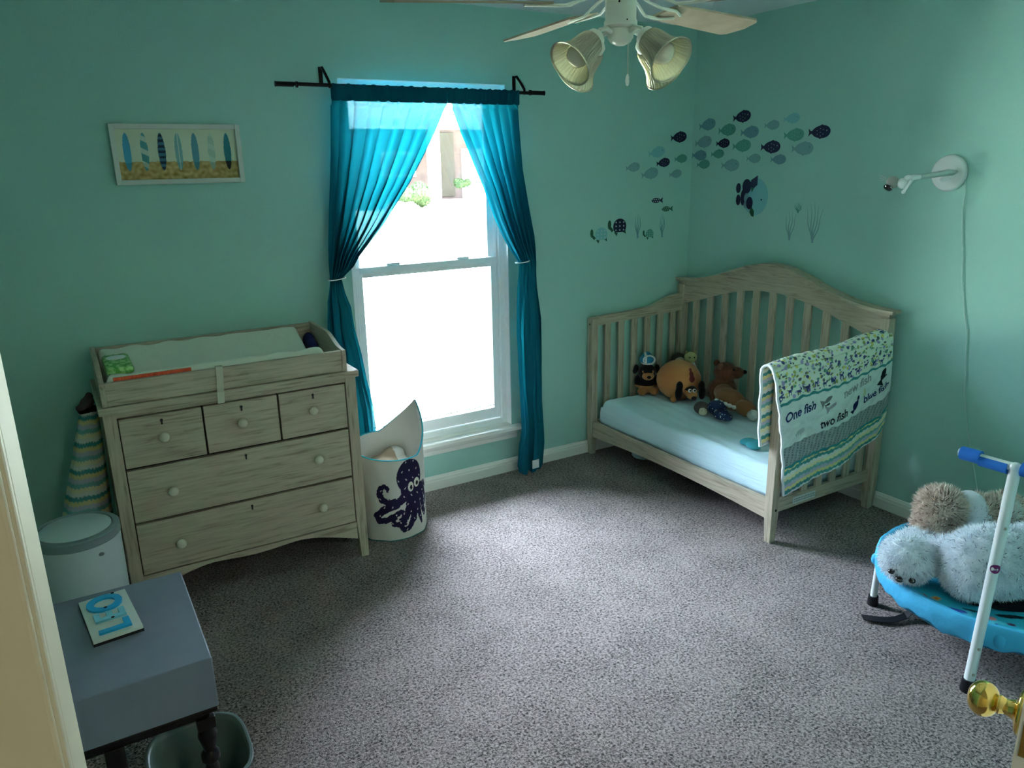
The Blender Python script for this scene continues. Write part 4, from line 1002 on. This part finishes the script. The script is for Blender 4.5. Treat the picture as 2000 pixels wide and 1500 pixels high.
b.add(t, Matrix(((tang.x, 0, n_.x, p.x+n_.x*.0190), (tang.y, 0, n_.y, p.y+n_.y*.0190), (0, 1, 0, p.z), (0, 0, 0, 1)))); b.build('sticker_text', M['white'], o)
bd = Vector((.06, -1, 0)).normalized()
b = MB(); b.tube([tpv-bd*.165, tpv+bd*.165], .013, 16); b.ell(tpv, (.018, .018, .016)); b.build('crossbar', M['white'], tp, True)
for s0, s1, full in ((-.158, -.10, 1), (-.10, -.018, 0), (.018, .158, 1)):
    b = MB(); path = [tpv+bd*(s0+(s1-s0)*k/4) + Vector((0, 0, 0 if full else -.008)) for k in range(5)]
    b.tube(path, .0215 if full else .019, 20); o = b.build('foam_grip', M['foam'], tp, True); o['label'] = 'blue foam sleeve on the crossbar'
sr = MB(); sp = [Vector(q_2) for q_2 in ((-.95, -2.022, .008), (-.925, -2.05, .008), (-.895, -2.085, .010), (-.86, -2.10, .010), (-.81, -2.11, .012), (-.76, -2.12, .05), (-.72, -2.12, .15))]
w_ = Vector((.012, .014, 0))
for A, B in zip(sp, sp[1:]): sr.poly([A-w_, A+w_, B+w_, B-w_])
o = sr.build('loose_strap', M['black'], tp); md = o.modifiers.new('t', 'SOLIDIFY'); md.thickness = .003; o['label'] = 'black strap trailing on the carpet'

# seal plush (lying face down), shaggy plush, black cloth
F_g = mat('silver_grey_fur', (.93, .96, .98), .95, col2=(.74, .80, .84), scale=(25, 25, 25), sheen=.3); F_b = mat('beige_fur', (.90, .80, .70), .95, col2=(.66, .54, .44), scale=(40, 40, 40), sheen=.2); F_w = mat('white_shirt_cotton', (.72, .76, .82), .85, bump=.004, scale=(20, 20, 20))
c = Vector((-.775, -2.365, .355)); sealt = thing('plush_seal', 'large silver grey furry plush lying face down on the trampoline', 'plush toy', (c.x, c.y, .23))
qr = Matrix.Rotation(math.atan2(-.51, .86), 3, 'Z').to_quaternion(); R3 = Vector((.86, -.51, 0)); N3 = Vector((.51, .86, 0))
hdc = Vector((-.945, -2.16, .322)); F_d = mat('dark_fur_roots', (.16, .20, .24), .95)
blob('body', [(c, (.17, .125, .118), qr), (c+R3*.14, (.16, .13, .115), qr), (c-R3*.095-N3*.03+Vector((0, 0, -.03)), (.085, .085, .080), qr), (c-R3*.10+N3*.11+Vector((0, 0, -.01)), (.07, .045, .045), qr),
     (Vector((-.735, -2.065, .300)), (.075, .04, .032), qr), (Vector((-.79, -2.13, .30)), (.06, .07, .04)), (hdc, (.085, .085, .080)), ((hdc+c)/2+Vector((0.01, 0.01, -.02)), (.06, .06, .05))], .011, [F_g, F_d], sealt, fur=(34000, .024, .0017, (-.25, -.15, -.3), .035), smooth=2)
for nm_, p, rr in (('eye', (-1.035, -2.162, .299), .0095), ('nose', (-1.021, -2.186, .276), .0115), ('eye', (-1.002, -2.22, .280), .0095)):
    b = MB(); b.ell(Vector(p), (rr*1.3, rr*1.3, rr), sub=2); b.build(nm_, M['lens'], sealt, True)
c2 = Vector((-.575, -2.055, .35)); sh = thing('plush_sloth', 'beige shaggy plush in a white shirt lying behind the grey plush', 'plush toy', (c2.x, c2.y, .23))
blob('body', [(c2+R3*.0+Vector((0, 0, .03)), (.085, .08, .075)), (c2-R3*.03-N3*.03+Vector((0, 0, -.035)), (.085, .07, .05)), (c2+R3*.14, (.08, .07, .07)), (c2+R3*.25+Vector((0, 0, .0)), (.085, .075, .07))], .012, [F_b, mat('brown_fur_roots', (.18, .12, .09), .95)], sh, fur=(13000, .032, .0026, (0, 0, .1), .05), smooth=2)
blob('shirt', [(c2+R3*.115+Vector((0, 0, .015)), (.058, .086, .082), qr), (c2+R3*.13+N3*-.06+Vector((0, 0, -.01)), (.045, .03, .05), qr), (c2+R3*.09+Vector((0, 0, .0)), (.03, .09, .08), qr)], .009, [F_w], sh)
blob('face', [(c2+R3*.245-N3*.02+Vector((0, 0, .02)), (.06, .066, .062), qr), (c2+R3*.30-N3*.05, (.035, .035, .035))], .008, [P_white], sh)
b = MB(); b.ell(c2+R3*.215-N3*.055+Vector((0, 0, .052)), (.022, .012, .009), qr); o = b.build('eye_patch', mat('rust_eye_patch', (.10, .02, .012), .9), sh, True)
bc = blob('folded_cloth', [((-.76, -2.475, .236), (.13, .035, .016), qr), ((-.83, -2.40, .232), (.09, .025, .012), qr)], .008, [mat('black_cloth', (.006, .006, .008), .95)], origin=(-.77, -2.45, .225))
tag(bc, 'black cloth squashed under the grey plush on the trampoline', 'cloth')

# ================================================================== WALL LAMP
wl = thing('wall_lamp', 'white wall lamp with jointed arm and grey head on round plate', 'wall lamp', (0, -1.58, 1.627))
b = MB(); b.lathe([(0, 0), (.076, 0), (.077, .006), (.074, .017), (.068, .022), (0, .024)], (0, -1.582, 1.627), (-1, 0, 0), 64); b.build('wall_plate', M['white'], wl, True)
b = MB(); b.tube([(-.015, -1.62, 1.628), (-.05, -1.60, 1.63), (-.095, -1.57, 1.622), (-.14, -1.535, 1.614)], [.012, .014, .012, .009], 14); b.build('arm', M['silver'], wl, True)
b = MB(); b.tube([(-.07, -1.60, 1.602), (-.04, -1.625, 1.615), (-.03, -1.64, 1.632)], .005, 8); b.ell((-.073, -1.597, 1.602), (.012, .013, .010)); b.build('arm_bracket', M['white'], wl, True)
b = MB(); b.tube([(-.14, -1.535, 1.614), (-.165, -1.52, 1.612), (-.175, -1.513, 1.608)], [.010, .013, .014], 14); b.ell((-.18, -1.507, 1.606), .018); b.ell((-.192, -1.492, 1.588), .023); b.build('joint', M['white'], wl, True)
b = MB(); b.tube([(-.185, -1.528, 1.602), (-.20, -1.505, 1.553)], .0075, 12); b.ell((-.20, -1.505, 1.553), .009); b.build('switch_lever', M['white'], wl, True)
b = MB(); b.lathe([(0, -.025), (.014, -.022), (.024, -.010), (.027, .004), (.022, .018), (.012, .026), (0, .028)], (-.205, -1.456, 1.592), (-.4, .75, .5), 28); hdL = b.build('head', M['lampgrey'], wl, True)
b = MB(); b.lathe([(0, .0), (.019, 0), (.020, .006), (.016, .011), (0, .013)], (-.222, -1.448, 1.574), (-.55, .15, -.75), 28); b.build('lens', M['lens'], hdL, True)
for k, dz in enumerate((.012, .004, -.004)):
    b = MB(); b.tube([(-.21, -1.437, 1.598+dz*.5), (-.213, -1.415, 1.603+dz), (-.214, -1.395, 1.606+dz*1.4)], .0013, 6); b.build('prong', M['silver'], wl)
b = MB(); pts = [(-.006, -1.652, 1.60), (-.006, -1.662, 1.55), (-.006, -1.66, 1.47), (-.006, -1.672, 1.38), (-.006, -1.689, 1.28), (-.006, -1.70, 1.18), (-.006, -1.725, 1.06), (-.006, -1.754, .951), (-.006, -1.762, .86), (-.006, -1.775, .76), (-.006, -1.779, .70), (-.006, -1.80, .60), (-.006, -1.826, .497), (-.008, -1.86, .39), (-.012, -1.895, .287), (-.02, -1.93, .18), (-.03, -1.95, .05), (-.05, -1.96, .006)]
b.tube(pts, .0024, 8); b.build('cord', M['cord'], wl, True)

# ================================================================== CEILING FAN
FC = Vector((-1.927, -1.714, 0)); fan = thing('ceiling_fan', 'white ceiling fan with five pale wooden blades and four glass shades', 'ceiling fan', FC+Vector((0, 0, H)))
b = MB(); b.lathe([(0, H), (.075, H), (.078, H-.03), (.05, H-.07), (.05, H-.1), (0, H-.1)], FC, n=40); b.build('ceiling_mount', M['fanwhite'], fan, True)
b = MB(); b.lathe([(0, 2.35), (.06, 2.35), (.10, 2.33), (.118, 2.29), (.118, 2.19), (.10, 2.155), (.055, 2.14), (0, 2.14)], FC, n=48); b.build('motor_housing', M['fanwhite'], fan, True)
b = MB(); b.lathe([(0, 2.142), (.043, 2.142), (.043, 2.078), (.046, 2.074), (.046, 2.062), (.040, 2.056), (.036, 2.055), (.036, 2.032), (.028, 2.020), (.012, 2.012), (0, 2.011)], FC, n=40); b.build('switch_housing', M['fanwhite'], fan, True)
for dz, da in ((2.118, -2.35), (2.072, -1.85)):
    b = MB(); b.ell(FC+Vector((.044*math.cos(da), .044*math.sin(da), dz)), .003, sub=2); b.build('screw', M['blackmetal'], fan)
zb = 2.118
for k in range(5):
    a = math.radians(85-72*k); u = Vector((math.cos(a), math.sin(a), 0)); v = Vector((-u.y, u.x, 0)); tl = math.radians(-11)
    vt = v*math.cos(tl)+Vector((0, 0, math.sin(tl)))
    outl = []
    for i in range(25):
        q = i/24; r_ = .20+.46*q; hw = .052+.018*q if q < .9 else (.052+.018*.9)*math.sqrt(max(0, 1-((q-.9)/.1)**2))
        outl.append((r_, hw))
    pts_ = [(r_, -h_) for r_, h_ in outl] + [(r_, h_) for r_, h_ in outl[::-1]]
    t = bmesh.new(); nn = u.cross(vt)
    lo1 = [t.verts.new(FC+Vector((0, 0, zb))+u*x+vt*y) for x, y in pts_]; hi1 = [t.verts.new(FC+Vector((0, 0, zb))+u*x+vt*y+nn*.006) for x, y in pts_]
    t.faces.new(lo1); t.faces.new(hi1[::-1]); n_p = len(pts_)
    for i in range(n_p): t.faces.new((lo1[i], hi1[i], hi1[(i+1) % n_p], lo1[(i+1) % n_p]))
    bmesh.ops.remove_doubles(t, verts=t.verts, dist=1e-5); bmesh.ops.recalc_face_normals(t, faces=t.faces)
    b = MB(); b.add(t); bl = b.build('blade', M['blade'], fan); bl['label'] = 'pale wooden blade'
    b = MB(); z0 = Vector((0, 0, zb-.004))
    for sg_ in (-1, 1):
        b.tube([FC+u*.05+v*.012*sg_+Vector((0, 0, 2.15)), FC+u*.10+v*.02*sg_+Vector((0, 0, 2.132)), FC+u*.15+vt*.03*sg_+z0, FC+u*.22+vt*.032*sg_+z0, FC+u*.27+vt*.012*sg_+z0], .0042, 8)
    b.build('blade_arm', M['fanwhite'], bl, True)
for k, az in enumerate((-173.5, -83.5, 6.5, 96.5)):
    a = math.radians(az); u = Vector((math.cos(a), math.sin(a), 0)); up = Vector((0, 0, 1)); ax = (u*.80-up*.60).normalized()
    nk = FC + u*.098 + up*2.022
    b = MB(); b.tube([FC+u*.03+up*2.043, FC+u*.055+up*2.052, FC+u*.078+up*2.046, nk-ax*.012], .0065, 10)
    b.lathe([(0, -.018), (.018, -.016), (.026, -.008), (.028, .008), (.026, .010), (0, .010)], nk, ax, 28); b.build('light_arm', M['fanwhite'], fan, True)
    b = MB(); prof = [(.027, .008), (.034, .014), (.038, .03), (.040, .05), (.043, .07), (.050, .09), (.060, .108), (.064, .114)]
    b.lathe(prof, nk, ax, 144, .018, 36); shd = b.build('shade', M['shade'], fan, True)
    md = shd.modifiers.new('t', 'SOLIDIFY'); md.thickness = .0025; shd['label'] = 'ribbed clear glass bell shade'
    rim = [nk+ax*.114+ (ax.orthogonal().normalized()*math.cos(q)+ax.cross(ax.orthogonal().normalized())*math.sin(q))*.064 for q in np.linspace(0, 2*PI, 48, endpoint=False)]
    b = MB(); b.tube(rim, .0022, 6, True); b.build('shade_rim', M['shade'], shd, True)
    b = MB(); b.lathe([(0, .008), (.013, .010), (.014, .03), (.024, .052), (.031, .07), (.031, .082), (.026, .094), (.014, .101), (0, .103)], nk, ax, 28); b.build('bulb', M['bulb'], fan, True)
pc = FC + Vector((.012, -.020, 0))
b = MB(); b.tube([pc+Vector((0, 0, 2.02)), pc+Vector((0, 0, 1.935))], .0012, 6); ch = b.build('pull_chain', M['screw'], fan)
b = MB(); b.lathe([(0, 0), (.0035, .002), (.0062, .012), (.0045, .026), (.002, .032), (0, .033)], pc+Vector((0, 0, 1.904)), n=16); b.build('chain_fob', M['white'], ch, True)

# ================================================================== WALL STICKERS
K = {'n': mat('sticker_navy', (.010, .012, .045), .5), 'b': mat('sticker_dusty_blue', (.13, .28, .33), .5), 'g': mat('sticker_sea_green', (.09, .30, .23), .5), 'l': mat('sticker_grey_blue', (.19, .34, .36), .5),
     'w': mat('sticker_white_dot', (.5, .6, .6), .5), 'd': mat('sticker_leaf_green', (.02, .11, .055), .5), 't': mat('sticker_pale_teal', (.20, .48, .50), .5), 'k': mat('sticker_dot_dark', (.03, .09, .09), .5)}
def onwall(wall, p, x, y, e=.0012):
    """x to the viewer's right along the wall, y up"""
    return Vector((p[0]+x, -e, p[2]+y)) if wall == 'B' else Vector((-e, p[1]-x, p[2]+y))
def flat(b, wall, p, pts, e=.0012, ang=0, sc=1):
    c_, s_ = math.cos(ang), math.sin(ang)
    b.poly([onwall(wall, p, (x*c_-y*s_)*sc, (x*s_+y*c_)*sc, e) for x, y in pts])
def ellp(cx_, cy_, rx, ry, n=20, a0=0): return [(cx_+rx*math.cos(2*PI*i/n+a0), cy_+ry*math.sin(2*PI*i/n+a0)) for i in range(n)]
def seal_thin(o):
    md = o.modifiers.new('t', 'SOLIDIFY'); md.thickness = .0006; return o
FSH = [  # wall, along, height, length, colour, tilt, label
 ('R', -.377, 1.930, .129, 'n', .10, 'navy spotted fish sticker at the very top of the school'),
 ('R', -.116, 1.901, .131, 'b', .12, 'dusty blue fish sticker just right of the corner, upper row'),
 ('R', -.272, 1.865, .132, 'g', .04, 'green spotted fish sticker below left of the topmost navy fish'),
 ('R', -.440, 1.846, .130, 'b', .02, 'dusty blue fish sticker below the topmost navy fish'),
 ('R', -.590, 1.875, .100, 'l', .02, 'small grey blue fish sticker between the two top navy fish'),
 ('R', -.717, 1.901, .104, 't', .05, 'pale teal fish sticker highest at the right end of the school'),
 ('R', -.738, 1.819, .129, 'g', .02, 'green spotted fish sticker left of the rightmost navy fish'),
 ('R', -.893, 1.827, .131, 'n', .02, 'navy spotted fish sticker leading at the far right'),
 ('R', -.798, 1.750, .136, 'l', .0, 'large grey blue fish sticker below the rightmost navy fish'),
 ('R', -.591, 1.764, .133, 'n', .0, 'navy spotted fish sticker in the middle of the right wall school'),
 ('R', -.388, 1.776, .134, 'g', .05, 'green spotted fish sticker between two navy fish, middle row'),
 ('R', -.246, 1.794, .104, 'n', .02, 'small navy fish sticker nearest the corner on the right wall'),
 ('R', -.090, 1.806, .136, 'l', .10, 'grey blue fish sticker right of the corner beside the small navy fish'),
 ('B', -.113, 1.837, .125, 'n', .10, 'navy fish sticker left of the corner, highest on the window wall'),
 ('B', -.279, 1.753, .126, 't', .18, 'pale teal fish sticker below left of the navy fish on the window wall'),
 ('B', -.227, 1.694, .104, 'n', .12, 'small navy fish sticker lowest of the dark ones on the window wall'),
 ('B', -.090, 1.715, .100, 'g', .08, 'small green fish sticker left of the corner'),
 ('R', -.061, 1.732, .121, 'b', -.02, 'dusty blue fish sticker touching the corner on the right wall'),
 ('R', -.209, 1.737, .102, 'g', .04, 'small green fish sticker under the small navy fish by the corner'),
 ('R', -.098, 1.680, .106, 'g', .06, 'small green fish sticker lowest beside the corner'),
 ('R', -.311, 1.673, .137, 'l', .02, 'grey blue fish sticker lowest on the right wall'),
 ('R', -.479, 1.707, .102, 'l', .0, 'small grey blue fish sticker below left of the middle navy fish'),
 ('R', -.649, 1.699, .104, 'b', .0, 'small dusty blue fish sticker below right of the middle navy fish'),
 ('B', -.454, 1.672, .105, 'l', .12, 'small grey blue fish sticker trailing at the far left'),
 ('B', -.326, 1.634, .130, 'l', .16, 'grey blue fish sticker lowest at the left of the school'),
 ('B', -.128, 1.629, .099, 'l', .12, 'small grey blue fish sticker lowest beside the corner on the window wall')]
for wl_, al, hz, L, ck, tilt, lab_ in FSH:
    p = (al, 0, hz) if wl_ == 'B' else (0, al, hz); b = MB()
    body = []
    for i in range(28):
        a = 2*PI*i/28; x = .08+.42*math.cos(a); y = .235*math.sin(a)*(1+.12*math.cos(a)); body.append((x, y))
    flat(b, wl_, p, body, .0012, tilt, L); flat(b, wl_, p, [(-.30, .06), (-.30, -.06), (-.38, -.05), (-.50, -.15), (-.46, 0), (-.50, .15), (-.38, .05)], .0014, tilt, L)
    flat(b, wl_, p, [(-.05, .20), (.12, .27), (.2, .22)], .0013, tilt, L); flat(b, wl_, p, [(-.05, -.20), (.05, -.27), (.12, -.22)], .0013, tilt, L)
    if L > .1 or ck == 'n':
        b.mi = 1
        for dx, dy in ((-.1, .05), (-.08, -.08), (.05, .12), (.05, -.02), (.06, -.15), (.18, .08), (.18, -.09)):
            flat(b, wl_, p, ellp(dx, dy, .016, .016, 8), .0022, tilt, L)
        b.mi = 2; flat(b, wl_, p, ellp(.34, .04, .022, .022, 10), .0022, tilt, L)
    o = b.build('fish_sticker', [K[ck], K['w'] if ck == 'n' else K['t'], K['w'] if ck == 'n' else K['k']], None, origin=onwall(wl_, p, 0, 0, 0))
    tag(o, lab_, 'wall sticker', 'school of fish wall stickers')
# two small striped fish
for al, hz, lab_, k_ in ((-.264, 1.480, 'upper small dark dotted fish sticker above the seaweed', 'n'), (-.183, 1.428, 'lower small dotted green fish sticker above the seaweed', 'd')):
    p = (al, 0, hz); b = MB(); flat(b, 'B', p, ellp(-.008, 0, .034, .015)); flat(b, 'B', p, [(.02, .003), (.046, .017), (.040, 0), (.046, -.017), (.02, -.003)]); b.mi = 1
    for i in range(9): flat(b, 'B', p, ellp(-.034+.007*i, .006*(-1)**i, .0028, .0036, 8), .0022)
    o = b.build('fish_sticker', [K[k_], K['w']], None, origin=onwall('B', p, 0, 0, 0)); tag(o, lab_, 'wall sticker')
# big rainbow fish
p = (0, -.500, 1.503); b = MB(); flat(b, 'R', p, ellp(.01, 0, .088, .100, 40))
for mi_, e_, sh_ in ((1, .0024, [(-.025, .09), (.02, .115), (.02, .055), (-.005, .045), (-.03, .06)]), (1, .0024, ellp(-.055, .055, .032, .04)), (2, .0020, [(-.03, .08), (.015, .09), (.01, .0), (-.02, .03)]), (1, .0026, ellp(-.115, .045, .018, .028)), (1, .0026, ellp(-.112, -.02, .017, .030)), (1, .0024, ellp(-.078, -.005, .018, .045)), (3, .0028, ellp(-.052, -.01, .018, .028)), (3, .0028, ellp(-.056, -.045, .014, .02)), (1, .0030, ellp(-.028, -.035, .024, .034)), (2, .0024, [(-.02, -.06), (.008, -.055), (.008, -.108), (-.01, -.105), (-.024, -.085)]), (3, .0027, [(-.01, .0), (.02, .03), (.02, -.05), (-.0, -.045)])):
    b.mi = mi_; flat(b, 'R', p, sh_, e_)
b.mi = 0; flat(b, 'R', p, ellp(.035, -.01, .055, .075, 30), .0029); b.mi = 1; flat(b, 'R', p, ellp(.055, -.015, .005, .005, 10), .0036)
o = b.build('big_fish_sticker', [K['t'], K['n'], K['d'], K['l']], None, origin=onwall('R', p, 0, 0, 0)); tag(o, 'large round teal fish sticker with navy fins above the crib', 'wall sticker')
# turtles
for al, hz, s_, shell, skin, lab_ in ((-.686, 1.305, .9, 't', 'd', 'pale shelled turtle sticker farthest left'), (-.554, 1.344, 1.0, 'n', 'd', 'dark navy spotted turtle sticker'), (-.322, 1.288, .62, 'g', 'd', 'smallest green turtle sticker between the seaweeds')):
    p = (al, 0, hz); b = MB(); b.mi = 1
    flat(b, 'B', p, ellp(-.062*s_, .012*s_, .012*s_, .026*s_)); flat(b, 'B', p, [(-.062*s_, -.012*s_), (-.045*s_, -.03*s_), (-.03*s_, -.02*s_), (-.05*s_, .0)], .0013)
    flat(b, 'B', p, [(-.03*s_, -.03*s_), (-.01*s_, -.055*s_), (.0, -.035*s_)], .0013); flat(b, 'B', p, [(.03*s_, -.03*s_), (.06*s_, -.045*s_), (.055*s_, -.02*s_)], .0013)
    b.mi = 0; flat(b, 'B', p, [(x, y) for x, y in ellp(.012*s_, .0, .048*s_, .045*s_, 24) if y > -.035*s_], .0020); b.mi = 2
    for i in range(9): flat(b, 'B', p, ellp((.012+(-.028+.028*(i % 3)))*s_, (-.02+.022*(i//3))*s_, .0045*s_, .0045*s_, 8), .0028)
    o = b.build('turtle_sticker', [K[shell], K[skin], K['w']], None, origin=onwall('B', p, 0, 0, 0)); tag(o, lab_, 'wall sticker', 'turtle wall stickers')
def weed(wl_, al, hz, h, n_, lab_, spread=.5, name='seaweed_sticker', km='b'):
    p = (al, 0, hz) if wl_ == 'B' else (0, al, hz); b = MB()
    for i in range(n_):
        q = (i-(n_-1)/2)/max(1, (n_-1)/2); pl_, prr = [], []
        for k in range(9):
            t_2 = k/8; y = -h/2+h*t_2*(1-.15*abs(q)); x = q*h*spread*.5*t_2**.8 + .004*math.sin(t_2*9+i); w2 = .0045*(1-t_2*.85); pl_.append((x-w2, y)); prr.append((x+w2, y))
        flat(b, wl_, p, pl_+prr[::-1], .0012+.0002*i)
    o = b.build(name, K[km], None, origin=onwall(wl_, p, 0, 0, 0)); tag(o, lab_, 'wall sticker')
weed('B', -.407, 1.344, .15, 4, 'blue grey seaweed sticker between the navy and smallest turtles', .32); weed('B', -.218, 1.333, .14, 4, 'blue grey seaweed sticker between the smallest turtle and the corner', .3)
weed('R', -.76, 1.362, .16, 4, 'faint seaweed sticker right of the large round fish', .45, km='l'); weed('R', -.908, 1.385, .21, 5, 'tallest faint seaweed sticker over the crib', .5, km='l')
weed('R', -.803, 1.455, .055, 5, 'small green coral sticker above the seaweeds over the crib', 1.0, 'coral_sticker', 'g')

# ================================================================== OUTSIDE
def g_out(y): return -.32 + (y-.14)*.0315
b = MB(); t = bmesh.new(); vv = [t.verts.new(q) for q in ((-40, .14, g_out(.14)), (60, .14, g_out(.14)), (60, 60, g_out(60)), (-40, 60, g_out(60)))]; t.faces.new(vv); b.add(t)
o = b.build('ground_outside', M['grass']); struct(o)
HY = 25.0; kx = lambda x16: -3.387+(x16+3.387)*1.461
hs = thing('neighbour_house', 'pink brick house with white porch posts seen through the window', 'house', (9.5, HY, .46))
gz = g_out(HY)
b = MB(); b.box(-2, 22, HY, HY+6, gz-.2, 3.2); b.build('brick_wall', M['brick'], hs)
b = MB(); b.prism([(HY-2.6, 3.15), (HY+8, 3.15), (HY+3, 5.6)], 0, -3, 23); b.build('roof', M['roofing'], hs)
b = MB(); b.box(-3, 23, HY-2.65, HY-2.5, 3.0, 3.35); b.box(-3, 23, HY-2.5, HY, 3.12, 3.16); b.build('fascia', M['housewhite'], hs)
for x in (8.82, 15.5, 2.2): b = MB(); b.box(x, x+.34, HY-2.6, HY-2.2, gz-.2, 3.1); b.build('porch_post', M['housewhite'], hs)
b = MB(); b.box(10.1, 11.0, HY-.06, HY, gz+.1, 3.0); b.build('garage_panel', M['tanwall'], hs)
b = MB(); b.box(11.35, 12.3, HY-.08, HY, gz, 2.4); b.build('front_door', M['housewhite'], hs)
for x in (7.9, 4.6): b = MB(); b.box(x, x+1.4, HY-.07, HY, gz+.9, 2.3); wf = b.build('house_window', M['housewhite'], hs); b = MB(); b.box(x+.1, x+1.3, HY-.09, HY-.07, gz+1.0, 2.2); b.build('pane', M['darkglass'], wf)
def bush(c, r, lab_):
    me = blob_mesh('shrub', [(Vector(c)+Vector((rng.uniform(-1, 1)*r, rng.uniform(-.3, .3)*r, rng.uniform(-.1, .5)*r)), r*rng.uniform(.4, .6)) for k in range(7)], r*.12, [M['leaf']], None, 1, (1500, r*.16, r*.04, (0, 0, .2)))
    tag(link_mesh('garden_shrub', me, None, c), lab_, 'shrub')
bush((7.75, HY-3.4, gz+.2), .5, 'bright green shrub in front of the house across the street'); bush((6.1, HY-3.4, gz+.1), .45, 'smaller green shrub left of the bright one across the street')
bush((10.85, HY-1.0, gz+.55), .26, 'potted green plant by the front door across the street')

print('objects', len(bpy.data.objects))
